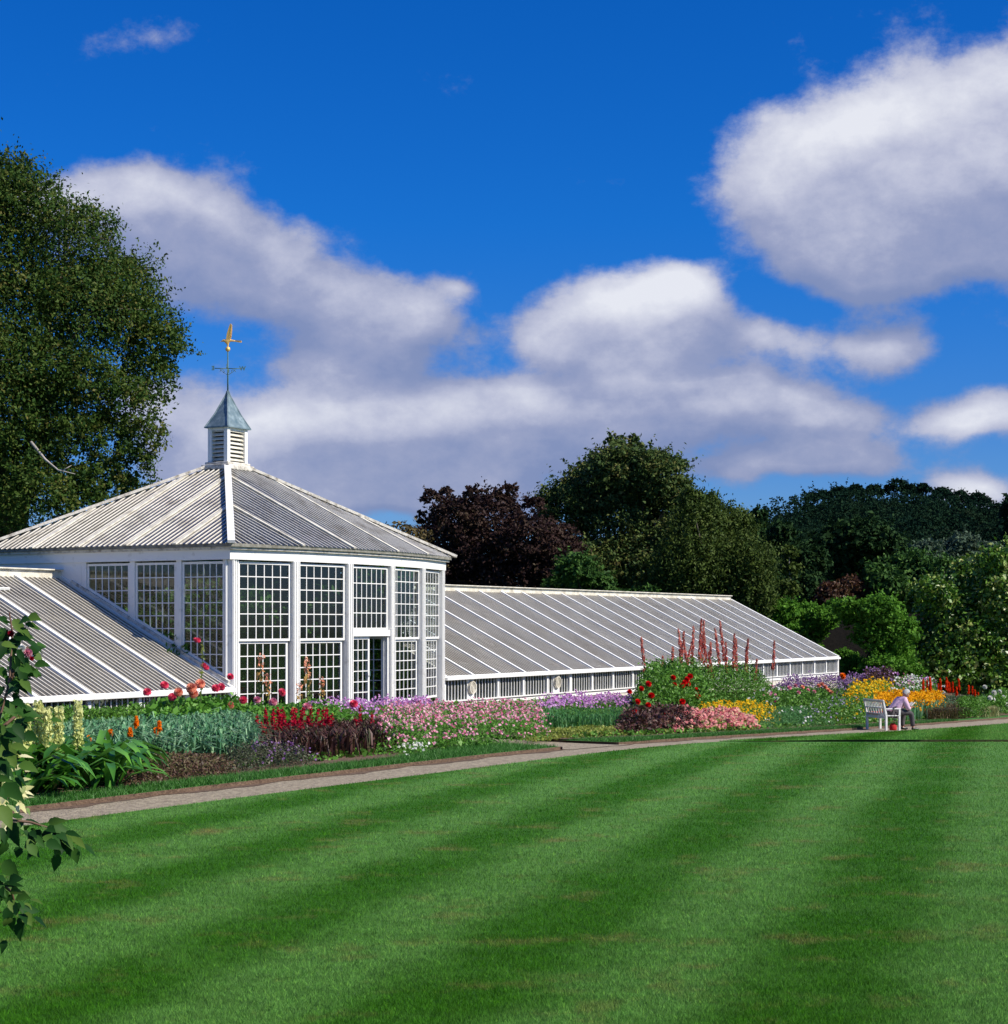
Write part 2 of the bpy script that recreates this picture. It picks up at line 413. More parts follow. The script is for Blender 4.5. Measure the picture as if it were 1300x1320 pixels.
# left and right side walls
def rz(n): return ZE+(n-NF)*slope
ns = [25.2, 26.63, 28.03, 29.53]
for side in (0, 1):
    s = S0 if side == 0 else S1
    for k in range(1, 4):
        mb = MB(); mb.box(s-.03+(-.02 if side==0 else .0), s+.05+(0 if side==0 else .02), ns[k]-.075, ns[k]+.075, rz(ns[k])-.1, 1.5)
        GB(mb, 'post', M['paint'])
    for k in range(3):
        if side == 0:
            a, b = (s, ns[k+1]), (s, ns[k]); Lk = ns[k+1]-ns[k]
            zf = lambda u, k=k: rz(ns[k+1]-u)+.13
            lattice(a, b, .08, Lk-(.1 if k else .12), -1.35, ZT, 6, 9, zlow=zf)
        else:
            a, b = (s, ns[k]), (s, ns[k+1]); Lk = ns[k+1]-ns[k]
            zf2 = max(rz(ns[k+1]), -2.2)+.15
            lattice(a, b, .08, Lk-.08, zf2, ZT, 6, max(2, int((ZT-zf2)/.3)))
    mb = MB(); mb.bar((s+(-.04 if side==0 else .04), NF-.02, rz(NF)+.06), (s+(-.04 if side==0 else .04), NR-.35, rz(NR-.35)+.06), .1, .13, wn)
    GB(mb, 'flashing_board', M['paint_old'])
    mb = MB(); mb.box(s-.05, s+.05, 29.61, NB, -2.3, 1.5); GB(mb, 'wall_panel', M['paint'])
mb = MB(); mb.box(S0+.06, S1-.06, NB-.05, NB+.1, -3, 1.84); GB(mb, 'back_wall', M['paint_old'])
mb = MB(); mb.box(S0+.02, S0+.24, NF+.02, NF+.2, -2.45, 1.5); GB(mb, 'post', M['paint'])
mb = MB(); mb.tube([(S0-.02, NF+.07, rz(NF)+.1), (S0-.02, NF+.07, 1.5)], .035, 8); GB(mb, 'downpipe', M['paint'])
# pavilion hip roof with a bowed front eave
ov = .25; E0, E1 = S0-ov, S1+ov; ZEV = 1.86
LA, LBn = .445, .33                              # lantern half sizes along s and n
NC = 28.9; ZA = 4.10
hipL = lambda t: (E0+(SC-LA-E0)*t, NF-ov+(NC-LBn-NF+ov)*t, ZEV+(ZA-ZEV)*t)
hipR = lambda t: (E1+(SC+LA-E1)*t, NF-ov+(NC-LBn-NF+ov)*t, ZEV+(ZA-ZEV)*t)
hipLb = lambda t: (E0+(SC-LA-E0)*t, NB+ov+(NC+LBn-NB-ov)*t, ZEV+(ZA-ZEV)*t)
hipRb = lambda t: (E1+(SC+LA-E1)*t, NB+ov+(NC+LBn-NB-ov)*t, ZEV+(ZA-ZEV)*t)
def eave_f(s): return (s, bown(min(max(s, S0), S1))-ov, ZEV)
def top_f(s):
    if s < SC-LA: return hipL((s-E0)/(SC-LA-E0))
    if s > SC+LA: return hipR((E1-s)/(E1-SC-LA))
    return (s, NC-LBn, ZA)
def top_l(n):
    if n < NC-LBn: return hipL((n-NF+ov)/(NC-LBn-NF+ov))
    if n > NC+LBn: return hipLb((NB+ov-n)/(NB+ov-NC-LBn))
    return (SC-LA, n, ZA)
def mir(p): return (2*SC-p[0], p[1], p[2])
def roof_face(lo_pts, hi_pts, thick, thin_w, nm='roof'):
    mg = MB()
    for i in range(len(lo_pts)-1):
        q = [lo_pts[i], lo_pts[i+1], hi_pts[i+1], hi_pts[i]]
        if (Vector(q[2])-Vector(q[3])).length < 1e-4: q = q[:3]
        mg.poly(q)
    rf = GB(mg, nm, M['roofglass'])
    mbb = MB()
    for i in range(len(lo_pts)):
        a, b = Vector(lo_pts[i]), Vector(hi_pts[i])
        if (b-a).length < .12: continue
        nr_ = Vector((0,0,1))
        if i in thick:
            m2 = MB(); m2.bar(a, b, .11, .035, nr_, .02); GB(m2, 'rafter', M['ridge'], rf)
        else: mbb.bar(a, b, thin_w*.92, .016, nr_, .010)
    GB(mbb, 'glazing_bars', M['roofbar'], rf)
    return rf
nfp = 60; ss = [E0+(E1-E0)*i/nfp for i in range(nfp+1)]
thick = {min(range(nfp+1), key=lambda i: abs(ss[i]-b[0])) for b in bow[1:5]}
roof_face([eave_f(s) for s in ss], [top_f(s) for s in ss], thick, .028)
nlp = 48; nn = [NF-ov+(NB-NF+2*ov)*i/nlp for i in range(nlp+1)]
thl = {min(range(nlp+1), key=lambda i: abs(nn[i]-x)) for x in (26.63, 28.03, 29.53, 31.0)}
lo_ = [(E0, n, ZEV) for n in nn]; hi_ = [top_l(n) for n in nn]
roof_face(lo_[::-1], hi_[::-1], {nlp-i for i in thl}, .028)
roof_face([mir(p) for p in lo_], [mir(p) for p in hi_], thl, .028)
roof_face([(s, NB+ov, ZEV) for s in ss[::-1]], [(lambda p: (p[0], 2*NC-p[1], p[2]) if False else (hipLb((p[0]-E0)/(SC-LA-E0)) if p[0] < SC-LA else (hipRb((E1-p[0])/(E1-SC-LA)) if p[0] > SC+LA else (p[0], NC+LBn, ZA))))((s,0,0)) for s in ss[::-1]], set(), .028)
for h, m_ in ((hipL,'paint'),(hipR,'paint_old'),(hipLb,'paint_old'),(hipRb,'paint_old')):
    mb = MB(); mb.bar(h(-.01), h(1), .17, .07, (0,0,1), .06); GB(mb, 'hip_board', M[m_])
# wings
def wing(sa, sb, nb):
    """lean-to glass wing from sa to sb with nb bays"""
    mg = MB(); mg.poly([(sa,NF-.1,rz(NF-.1)),(sb,NF-.1,rz(NF-.1)),(sb,NR,ZR),(sa,NR,ZR)])
    rf = GB(mg, 'wing_roof', M['wingglass'])
    mb = MB(); bw = (sb-sa)/nb
    for i in range(nb):
        for k in range(1, 10):
            s = sa+bw*(i+k/10); mb.bar((s,NF-.1,rz(NF-.1)), (s,NR,ZR), .023, .02, wn, .012)
    GB(mb, 'glazing_bars', M['bar'], rf)
    for i in range(nb+1):
        s = min(max(sa+bw*i, sa+.05), sb-.05)
        m2 = MB(); m2.bar((s,NF-.12,rz(NF-.12)), (s,NR,ZR), .115, .06, wn, .02); GB(m2, 'rafter', M['paint'], rf)
    mb = MB(); mb.box(sa, sb, NR-.02, NR+.22, ZR-.12, ZR+.17); mb.box(sa, sb, NR-.1, NR+.26, ZR+.17, ZR+.205)
    GB(mb, 'ridge_board', M['ridge'], rf, bevel=.01)
    mb = MB(); mb.bar((sa,NF-.16,ZE-.10), (sb,NF-.16,ZE-.10), .1, .09); mb.bar((sa,NF-.10,ZE-.045), (sb,NF-.10,ZE-.045), .05, .05)
    GB(mb, 'gutter', M['paint'], bevel=.015)
    mb = MB(); mb.box(sa, sb, NF-.08, NF+.02, -2.29, -2.16); mb.box(sa, sb, NF-.13, NF+.02, -2.16, -2.13); GB(mb, 'sill', M['paint'])
    mb = MB(); mb.box(sa, sb, NF-.05, NF+.15, -3.6, -2.29); GB(mb, 'plinth', M['paint_old'])
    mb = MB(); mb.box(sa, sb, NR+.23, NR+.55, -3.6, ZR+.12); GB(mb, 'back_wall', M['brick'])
    mb = MB(); mb.box(sa, sb, NF+.2, NR+.2, -3.6, FL-.3); GB(mb, 'floor', M['floor'])
    for i in range(nb):
        a = sa+bw*i; mb = MB()
        for k in range(1, 9):
            s = a+bw*k/9; mb.box(s-.012, s+.012, NF-.03, NF+.0, -2.135, ZE-.12)
        w_ = GB(mb, 'side_window', M['paint'])
        mp = MB(); mp.poly([(a+.06,NF-.01,-2.13),(a+bw-.06,NF-.01,-2.13),(a+bw-.06,NF-.01,ZE-.1),(a+.06,NF-.01,ZE-.1)]); GB(mp, 'pane', M['sideglass'], w_)
    for i in range(nb+1):
        s = min(max(sa+bw*i, sa+.06), sb-.06)
        wd = .1 if (i % 5) else .15
        mb = MB(); mb.box(s-wd/2, s+wd/2, NF-.07, NF+.04, -2.14, ZE-.06); GB(mb, 'post', M['paint'])
    return rf
wing(S0-21*1.6, S0-.0, 21)
wing(S1+.02, 77.7, 22)
# far end wall of the wing
mb = MB(); mb.poly([(77.69,NF,-3.5),(77.69,NR+.2,-3.5),(77.69,NR+.2,ZR),(77.69,NF,ZE)]); GB(mb, 'end_wall', M['sideglass'])
mb = MB(); mb.bar((77.74,NF-.1,rz(NF-.1)-.02),(77.74,NR,ZR-.02),.06,.14,wn); mb.box(77.62,77.76,NF-.1,NF+.04,-2.3,ZE-.05); GB(mb, 'end_trim', M['paint'])
# roof vent frame on the left wing
for (sv, w_) in ((S0-2.6, 1.55),):
    mb = MB(); y0, y1 = NR-.72, NR-.55
    mb.bar((sv-w_,y0,rz(y0)),(sv+.05,y0,rz(y0)),.05,.05,wn,.05); GB(mb, 'roof_vent', M['paint'])
    mb = MB(); mb.poly([Vector((sv-w_-1.5,NR-.45,rz(NR-.45)))+wn*.07, Vector((sv-.1,NR-.45,rz(NR-.45)))+wn*.07, Vector((sv+.2,NR-.06,rz(NR-.06)))+wn*.07, Vector((sv-w_-2,NR-.06,rz(NR-.06)))+wn*.07])
    GB(mb, 'roof_vent', M['paint_old'])
# round ventilation grilles
for pxv in (611, 721):
    s = s_at(pxv, NF-.15); c = (s, NF-.09, -1.80)
    mb = MB(); seg = 28
    for r0, r1, y in ((.15,.185,.05),(.10,.115,.045),(.06,.075,.045),(.0,.03,.045)):
        for k in range(seg):
            t0, t1 = 2*math.pi*k/seg, 2*math.pi*(k+1)/seg
            q = [(c[0]+r*math.cos(t), c[1]+yy, c[2]+r*math.sin(t)) for yy in (.03,-y) for (r,t) in ((r0,t0),(r1,t0),(r1,t1),(r0,t1))]
            mb.hexa(q)
    for k in range(12):
        t = math.pi*2*k/12; mb.bar((c[0],c[1]-.03,c[2]), (c[0]+.16*math.cos(t), c[1]-.03, c[2]+.16*math.sin(t)), .012, .012, (0,1,0))
    g = GB(mb, 'vent_grille', M['ridge'])
    mb = MB(); mb.poly([(c[0]+.16*math.cos(2*math.pi*k/24), c[1]-.002, c[2]+.16*math.sin(2*math.pi*k/24)) for k in range(24)]); GB(mb, 'grille_back', M['paint_old'], g)
    mb = MB(); mb.box(c[0]-.2, c[0]+.2, NF-.05, NF+.03, -2.12, ZE-.1); GB(mb, 'vent_panel', M['paint'])
# lantern
mb = MB(); mb.box(SC-LA-.12, SC+LA+.12, NC-LBn-.12, NC+LBn+.12, ZA-.04, ZA+.09); mb.box(SC-LA-.05, SC+LA+.05, NC-LBn-.05, NC+LBn+.05, ZA+.09, ZA+.16)
lan = GB(mb, 'lantern', M['paint_old'], bevel=.02)
la, lb = LA-.02, LBn-.02; z0, z1 = ZA+.16, 5.17
mb = MB()
for sx in (-1,1):
    for sy in (-1,1): mb.bar((SC+sx*(la-.05),NC+sy*(lb-.05),z0), (SC+sx*(la-.05),NC+sy*(lb-.05),z1), .12, .12, (1,0,0))
mb.box(SC-la+.02,SC+la-.02,NC-lb+.02,NC-lb+.1,z1-.08,z1-.002); mb.box(SC-la+.02,SC-la+.1,NC-lb+.1,NC+lb-.1,z1-.08,z1-.002)
GB(mb, 'corner_post', M['paint'], lan)
mb = MB(); mb.box(SC-la+.13, SC+la-.13, NC-lb+.13, NC+lb-.13, z0, z1-.01); GB(mb, 'louvre_shade', M['dark'], lan)  # solid dark box stands in for the shade behind the louvres
mb = MB()
for k in range(8):
    z = z0+.06+k*.108
    for sy in (-1,1):
        y = NC+sy*(lb-.05); mb.hexa([(SC-la+.1,y+sy*.03,z-.028),(SC+la-.1,y+sy*.03,z-.028),(SC+la-.1,y+sy*.04,z-.018),(SC-la+.1,y+sy*.04,z-.018),(SC-la+.1,y-sy*.05,z+.05),(SC+la-.1,y-sy*.05,z+.05),(SC+la-.1,y-sy*.04,z+.06),(SC-la+.1,y-sy*.04,z+.06)])
    for sx in (-1,1):
        x = SC+sx*(la-.05); mb.hexa([(x+sx*.03,NC-lb+.1,z-.028),(x+sx*.03,NC+lb-.1,z-.028),(x+sx*.04,NC+lb-.1,z-.018),(x+sx*.04,NC-lb+.1,z-.018),(x-sx*.05,NC-lb+.1,z+.05),(x-sx*.05,NC+lb-.1,z+.05),(x-sx*.04,NC+lb-.1,z+.06),(x-sx*.04,NC-lb+.1,z+.06)])
GB(mb, 'louvres', M['ridge'], lan)
mb = MB(); prof = [(1.0,0),(.80,.17),(.56,.38),(.30,.66),(.10,.88),(.03,1.0)]; hh = 6.16-z1
lv = [[(SC+sx*(la+.07)*r, NC+sy*(lb+.07)*r, z1+.005+hh*t) for (sx,sy) in ((-1,-1),(1,-1),(1,1),(-1,1))] for (r,t) in prof]
for i in range(len(lv)-1):
    for k in range(4): mb.poly([lv[i][k], lv[i][(k+1)%4], lv[i+1][(k+1)%4], lv[i+1][k]])
mb.poly(lv[0][::-1]); mb.poly(lv[-1])
for k in range(4): 
    for i in range(len(lv)-1): mb.bar(lv[i][k], lv[i+1][k], .035, .03)
mb.box(SC-la-.08,SC+la+.08,NC-lb-.08,NC+lb+.08,z1-.012,z1+.02)
GB(mb, 'lantern_roof', M['copper'], lan)
# weathervane
vp = P(SC, NC, 6.10)
wv = empty('weathervane', vp, ROTW, 'gilded bird weathervane on a green rod above the copper lantern roof', 'weathervane')
def WV(mb, nm, m, par=None, sm=True): return mb.build(nm, m, par or wv, (0,0,0), sm)
mb = MB(); mb.tube([(0,0,0),(0,0,1.12)], [.022,.016], 8); WV(mb, 'rod', M['verdigris'])
mb = MB(); mb.ball((0,0,1.17), .066, 16, 10); WV(mb, 'ball', M['gold'])
za = .66
for j in range(4):
    # arms turned so that one pair lies across the view
    a = math.pi/2*j + R(33); d = Vector((math.cos(a), math.sin(a), 0)); mb = MB()
    mb.tube([(0,0,za), tuple(d*.34+Vector((0,0,za)))], .011, 6)
    cur = []
    for k in range(14):
        t = k/13*4.4; r = .02+.055*(1-k/13); c = d*.13+Vector((0,0,za-.09))
        cur.append(c+d*r*math.cos(t)+Vector((0,0,r*math.sin(t))))
    mb.tube(cur, .007, 5); mb.tube([(0,0,za-.17), tuple(d*.06+Vector((0,0,za-.14))), tuple(d*.18+Vector((0,0,za-.05))), tuple(d*.21+Vector((0,0,za)))], .007, 5)
    arm = WV(mb, 'compass_arm', M['verdigris'])
    cu = bpy.data.curves.new('letter', 'FONT'); cu.body = 'NESW'[j]; cu.size = .15; cu.extrude = .006; cu.offset = .006; cu.align_x = 'CENTER'; cu.align_y = 'CENTER'
    tmp = bpy.data.objects.new('tmp', cu); COL.objects.link(tmp); bpy.context.view_layer.update()
    me = bpy.data.meshes.new_from_object(tmp); bpy.data.objects.remove(tmp)
    lo = bpy.data.objects.new('compass_letter', me); link(lo, arm, M['verdigris'])
    lo.location = d*.385+Vector((0,0,za)); lo.rotation_euler = (R(90), 0, a-math.pi/2+math.pi/2 if j % 2 == 0 else a)
# bird: one body mesh via skin, wings as children
def skin(name, pts, edges, rad, mat, parent, sub=2, loc=None, root=0):
    me = bpy.data.meshes.new(name); me.from_pydata([tuple(p) for p in pts], edges, []); me.update()
    o = bpy.data.objects.new(name, me); link(o, parent, mat)
    sk = o.modifiers.new('skin', 'SKIN'); sk.use_smooth_shade = True
    if not me.skin_vertices: me.attributes  # layer comes with the modifier
    ly = me.skin_vertices[0] if me.skin_vertices else None
    if ly is None:
        import bmesh
        bm = bmesh.new(); bm.from_mesh(me); bm.verts.layers.skin.verify(); bm.to_mesh(me); bm.free(); ly = me.skin_vertices[0]
    for i, r in enumerate(rad):
        ly.data[i].radius = (r, r) if not hasattr(r, '__len__') else r
        ly.data[i].use_root = (i == root)
    if sub: sb = o.modifiers.new('sub', 'SUBSURF'); sb.levels = sub; sb.render_levels = sub
    dg = bpy.context.evaluated_depsgraph_get(); bpy.context.view_layer.update()
    m2 = bpy.data.meshes.new_from_object(o.evaluated_get(bpy.context.evaluated_depsgraph_get()))
    o.modifiers.clear(); o.data = m2
    if mat and not m2.materials: m2.materials.append(mat)
    for p_ in m2.polygons: p_.use_smooth = True
    return o
va = R(0)-ROTW; vx = Vector((math.cos(va), math.sin(va), 0)); vy = Vector((-math.sin(va), math.cos(va), 0))   # picture's right / depth in vane axes
bp = lambda x, z, y=0: vx*x+vy*y+Vector((0,0,1.17+z))
bird = skin('bird_body', [bp(-.17,.205),bp(-.11,.23),bp(-.02,.21),bp(.08,.23),bp(.20,.21),bp(.0,.13),bp(.0,.05)], [(0,1),(1,2),(2,3),(3,4),(2,5),(5,6)], [.016,.036,.055,.034,.02,.03,.018], M['gold'], wv, 2, root=2)
mb = MB()
for k in (-1,0,1): 
    a_, b_ = bp(.17,.22), bp(.36,.19+.01*abs(k), .05*k); mb.bar(a_, b_, .04, .012, vy)
mb.tube([bp(-.17,.205), bp(-.205,.195)], [.012,.003], 6)
mb.build('tail_feathers', M['gold'], wv)
for sg in (-1, 1):
    mb = MB()
    out = [(-.045,.24),(-.02,.40),(.03,.55),(.075,.665),(.10,.66),(.105,.55),(.10,.42),(.085,.30),(.06,.24)]
    y_ = lambda z: sg*(.03+.10*(z-.24))
    f = [bp(x, z, y_(z)+.008) for x, z in out]; g = [bp(x, z, y_(z)-.008) for x, z in out]
    mb.poly(f); mb.poly(g[::-1])
    for i in range(len(out)): j = (i+1) % len(out); mb.poly([f[j], f[i], g[i], g[j]])
    for t in range(5): mb.bar(bp(.03+.012*t, .30+.04*t, y_(.3+.04*t)), bp(.102, .34+.075*t, y_(.34+.075*t)), .012, .03, vy)
    mb.build('bird_wing', M['gold'], wv)
# ------------------------------------------------------------------ ground, lawn, path
def stripes_mat(name, blade=False):
    m, nt, out = newmat(name)
    g = nd(nt, 'ShaderNodeNewGeometry')
    ca, sa = .9636, .267
    dp = nd(nt, 'ShaderNodeVectorMath', operation='DOT_PRODUCT'); dp.inputs[1].default_value = (ca, -sa, 0); lk(nt, g.outputs['Position'], dp.inputs[0])
    nz = nd(nt, 'ShaderNodeTexNoise', i_Scale=1.1, i_Detail=4); lk(nt, g.outputs['Position'], nz.inputs['Vector'])
    ma = nd(nt, 'ShaderNodeMath', operation='MULTIPLY_ADD', i_1=.32); lk(nt, nz.outputs['Fac'], ma.inputs[0]); lk(nt, dp.outputs['Value'], ma.inputs[2])
    m1 = nd(nt, 'ShaderNodeMath', operation='MULTIPLY_ADD', i_1=math.pi/.88, i_2=math.pi*(.41-.16)/.88); lk(nt, ma.outputs[0], m1.inputs[0])
    sn = nd(nt, 'ShaderNodeMath', operation='SINE'); lk(nt, m1.outputs[0], sn.inputs[0])
    mr = nd(nt, 'ShaderNodeMapRange', interpolation_type='SMOOTHSTEP'); mr.inputs[1].default_value = -1.05; mr.inputs[2].default_value = 1.05; lk(nt, sn.outputs[0], mr.inputs[0])
    n2 = nd(nt, 'ShaderNodeTexNoise', i_Scale=.9, i_Detail=7, i_Roughness=.7); lk(nt, g.outputs['Position'], n2.inputs['Vector'])
    mxn = nd(nt, 'ShaderNodeMath', operation='MULTIPLY_ADD', i_1=2.0, i_2=-1.0); lk(nt, n2.outputs['Fac'], mxn.inputs[0])
    ad = nd(nt, 'ShaderNodeMath', operation='ADD'); ad.use_clamp = True; lk(nt, mr.outputs[0], ad.inputs[0]); lk(nt, mxn.outputs[0], ad.inputs[1])
    r = ramp(nt, ad.outputs[0], [(0, LAWN[0]), (1, LAWN[1])])
    # dry straw patches
    mp = nd(nt, 'ShaderNodeMapping'); mp.inputs['Scale'].default_value = (1,1,1); lk(nt, g.outputs['Position'], mp.inputs[0])
    n3 = nd(nt, 'ShaderNodeTexNoise', i_Scale=1.6, i_Detail=8, i_Roughness=.68); lk(nt, mp.outputs[0], n3.inputs['Vector'])
    r3 = ramp(nt, n3.outputs['Fac'], [(.55, (0,0,0)), (.72, (.75,.75,.75))])
    mx = nd(nt, 'ShaderNodeMix', data_type='RGBA'); lk(nt, r3.outputs[0], mx.inputs[0]); lk(nt, r.outputs[0], mx.inputs[6]); mx.inputs[7].default_value = (.24,.20,.07,1)
    n4 = nd(nt, 'ShaderNodeTexNoise', i_Scale=9.0, i_Detail=8, i_Roughness=.75); lk(nt, g.outputs['Position'], n4.inputs['Vector'])
    r4 = ramp(nt, n4.outputs['Fac'], [(.3, (.62,.62,.62)), (.7, (1.35,1.35,1.3))])
    mu = nd(nt, 'ShaderNodeMix', data_type='RGBA', blend_type='MULTIPLY', i_0=1.0); lk(nt, mx.outputs[2], mu.inputs[6]); lk(nt, r4.outputs[0], mu.inputs[7])
    col = mu.outputs[2]
    if blade:
        a = nd(nt, 'ShaderNodeAttribute', attribute_name='v')
        r5 = ramp(nt, a.outputs['Fac'], [(0, (.7,.7,.7)), (.9, (1.25,1.25,1.2)), (1, (2.0,1.7,1.2))])
        m5 = nd(nt, 'ShaderNodeMix', data_type='RGBA', blend_type='MULTIPLY', i_0=1.0); lk(nt, col, m5.inputs[6]); lk(nt, r5.outputs[0], m5.inputs[7]); col = m5.outputs[2]
    b = nd(nt, 'ShaderNodeBsdfPrincipled', i_Roughness=.75); b.inputs['Specular IOR Level'].default_value = .15; lk(nt, col, b.inputs['Base Color'])
    if blade:
        t = nd(nt, 'ShaderNodeBsdfTranslucent'); lk(nt, col, t.inputs[0]); x = nd(nt, 'ShaderNodeMixShader', i_0=.3)
        lk(nt, b.outputs[0], x.inputs[1]); lk(nt, t.outputs[0], x.inputs[2]); lk(nt, x.outputs[0], out.inputs[0])
    else:
        n6 = nd(nt, 'ShaderNodeTexNoise', i_Scale=22, i_Detail=9, i_Roughness=.8); lk(nt, g.outputs['Position'], n6.inputs['Vector'])
        bm_ = nd(nt, 'ShaderNodeBump', i_Strength=1, i_Distance=.06); lk(nt, n6.outputs['Fac'], bm_.inputs['Height']); lk(nt, bm_.outputs[0], b.inputs['Normal'])
        lk(nt, b.outputs[0], out.inputs[0])
    return m
LAWN = ((.043,.170,.006), (.120,.290,.055))
M['lawn'] = stripes_mat('striped_lawn'); M['blade'] = stripes_mat('grass_blade', True)
M['verge'] = surf('verge_grass', (.03,.13,.012), (.06,.19,.03), scale=5, detail=9, rough=.8, bump=.05, bscale=25)
M['field'] = surf('rough_ground', (.03,.07,.012), (.05,.09,.02), scale=.3, detail=9, rough=.9)
M['gravel'] = surf('gravel', (.17,.14,.085), (.48,.41,.27), scale=14, detail=12, lo=.3, hi=.7, rough=.95, bump=.03, bscale=40, c3=(.31,.255,.185))
M['cutsoil'] = surf('cut_turf_edge', (.045,.055,.014), (.11,.09,.035), scale=20, rough=1)
def f_ground(a, b):
    x = (a-.5)*2; y = b*2-.4; x = np.sign(x)*np.abs(x)**2*1200; y = np.sign(y)*np.abs(y)**2*700
    s, n = SN(x, y); return x, y, gz(np.clip(s,-60,160), np.clip(n,-60,120))-.12
grid('ground', f_ground, 120, 120, M['field'])
sline = lambda n: 32.9+(12.9-n)*.38+.06*np.sin(n*1.7)+.04*np.sin(n*4.3)
def f_lawn(a, b):
    s = -28+a*60; 
    for _ in range(4):
        n = -55+(lo_n(s)+55)*b; s = -28+(sline(n)+28)*a
    p = P(s, n); return p[0], p[1], gz(s, n)
grid('lawn', f_lawn, 120, 120, M['lawn'])
flh = lambda s, n: .045*np.clip((13.2-n)/2.5,0,1)*np.exp(-np.maximum(0, s-sline(n))/7)
def f_lawn2(a, b):
    s = 40+a*100
    for _ in range(5):
        n = -55+(lo_n(s)+55)*b; s = sline(n)+(140-sline(n))*a
    p = P(s, n); return p[0], p[1], gz(s, n)+flh(s, n)
o = grid('far_lawn', f_lawn2, 140, 100, M['lawn'])
def skirt(name, pts, h, mat):
    V = []; Fs = []
    for (s, n, dz) in pts:
        z = float(gz(s, n))+dz; p = P(s, n); V += [(p[0],p[1],z), (p[0],p[1],z-h)]
    for i in range(len(pts)-1): Fs.append((2*i, 2*i+1, 2*i+3, 2*i+2))
    o = npmesh(name, V, Fs, mat); o['kind'] = 'structure'; return o
# bare soil edges where turf is cut
skirt('lawn_edge', [(s, float(lo_n(s)), 0) for s in np.linspace(-28, 32.9, 60)], .12, M['cutsoil'])
skirt('far_lawn_edge', [(float(sline(n)), n, .045*min(1,max(0,(13.2-n)/2.5))) for n in np.linspace(-55, 12.9, 60)]+[(s, float(lo_n(s)), .002) for s in np.linspace(32.9, 140, 60)], .13, M['cutsoil'])
def f_path(a, b):
    s = -28+a*168; n = lo_n(s)-.3+(up_n(s)-lo_n(s)+.6)*b; p = P(s, n); return p[0], p[1], gz(s, n)-.045
grid('path', f_path, 200, 8, M['gravel'])
def f_side(a, b):
    n = 14.2+a*10.3; s = 28.5+b*2.6+(n-14)*.35; p = P(s, n); return p[0], p[1], gz(s, n)-.035
grid('side_path', f_side, 20, 6, M['gravel'])
vw = lambda s: np.interp(s, [0,24,28.6,30.9,34,140], [.75,.75,2.0,1.4,.6,.7])
def mk_verge(s0, s1, nm):
    def f(a, b):
        s = s0+(s1-s0)*a; n = up_n(s)+vw(s)*b; s = s+np.where(s1 < 30, 1, np.where(s < 33, 1, 0))*(b*vw(s))*.35*smooth(1-np.abs(s-29.7)/3.5); p = P(s, n); return p[0], p[1], gz(s, n)+.012
    grid(nm, f, 80, 6, M['verge'])
    skirt(nm+'_edge', [(s, float(up_n(s)), .012) for s in np.linspace(s0, s1, 60)], .12, M['soil'])
mk_verge(-28, 28.6, 'grass_verge'); mk_verge(31.0, 140, 'far_grass_verge')
skirt('grass_verge_end', [(28.6+k*.35*.2, 14.35+k*.2, .012) for k in range(10)], .12, M['soil'])
skirt('far_grass_verge_end', [(31.0, 14.35, .012), (31.2, 15.0, .012), (31.5, 16.0, .012)], .12, M['soil'])
for nm, s0, s1 in (('soil_bed', -10, 28.6), ('far_soil_bed', 31.0, 120)):
    def f(a, b, s0=s0, s1=s1):
        s = s0+(s1-s0)*a; n0 = up_n(s)+vw(s)-.05; n = n0+(25.1-n0)*b; s = s+(n-14)*.35*smooth(1-np.abs(s-29.7)/3.5); p = P(s, n); return p[0], p[1], gz(s, n)+.03
    grid(nm, f, 80, 20, M['soil'])
# trodden soil line along the path's upper side
def f_lit(a, b):
    s = -28+a*168; n = up_n(s)-.14*(1-b)+.1*b; n = n-.08*np.sin(s*2.1)*(1-b)-.06*np.sin(s*5.3)*(1-b); p = P(s, n); return p[0], p[1], gz(s, n)-.04+.0*b
grid('path_margin', f_lit, 400, 3, M['soil'])
# ------------------------------------------------------------------ grass blades on the near lawn
def blades(name, X, Y, Z, h, w, mat, kind='stuff', lean=.5):
    n = len(X); C = np.stack([X,Y,Z],1); a = RNG.uniform(0, 2*np.pi, n); d = np.stack([np.cos(a), np.sin(a), np.zeros(n)], 1)
    tip = C+np.stack([RNG.normal(size=n)*lean, RNG.normal(size=n)*lean, np.ones(n)], 1)*(h*RNG.uniform(.5,1.3,n))[:,None]
    V = np.stack([C-d*w[:,None]/2, C+d*w[:,None]/2, tip], 1).reshape(-1,3)
    o = npmesh(name, V, np.arange(3*n).reshape(n,3), mat, v=RNG.random(n)); 
    if kind: o['kind'] = kind
    return o
nb = 760000
u = RNG.random(nb); D = 1/(1/7.2-(1/7.2-1/34)*u)
k = RNG.uniform(-.36,.36,nb); X = k*D; s_, n_ = SN(X, D)
ok = (n_ < lo_n(s_)-.01) & (s_ < sline(n_)); X, Y = X[ok], D[ok]; s_, n_ = s_[ok], n_[ok]
grass = blades('grass', X, Y, gz(s_, n_)-.004, np.full(len(X), .020)*(1+Y/50), .0034*(Y/8)**.8, M['blade'])
tag(grass, 'short mown green grass blades covering the striped lawn', 'grass')
nb = 260000; u = RNG.random(nb); D = 1/(1/32-(1/32-1/75)*u); k = RNG.uniform(-.05,.36,nb); X = k*D; s_, n_ = SN(X, D)
ok = (n_ < lo_n(s_)-.01) & (s_ > sline(n_)+.03); X, Y = X[ok], D[ok]; s_, n_ = s_[ok], n_[ok]
tag(blades('grass', X, Y, gz(s_, n_)+flh(s_, n_)-.004, np.full(len(X), .04), .012*(Y/40), M['blade']), 'mown green grass blades on the far lawn beyond the cut turf edge', 'grass')
nb = 90000
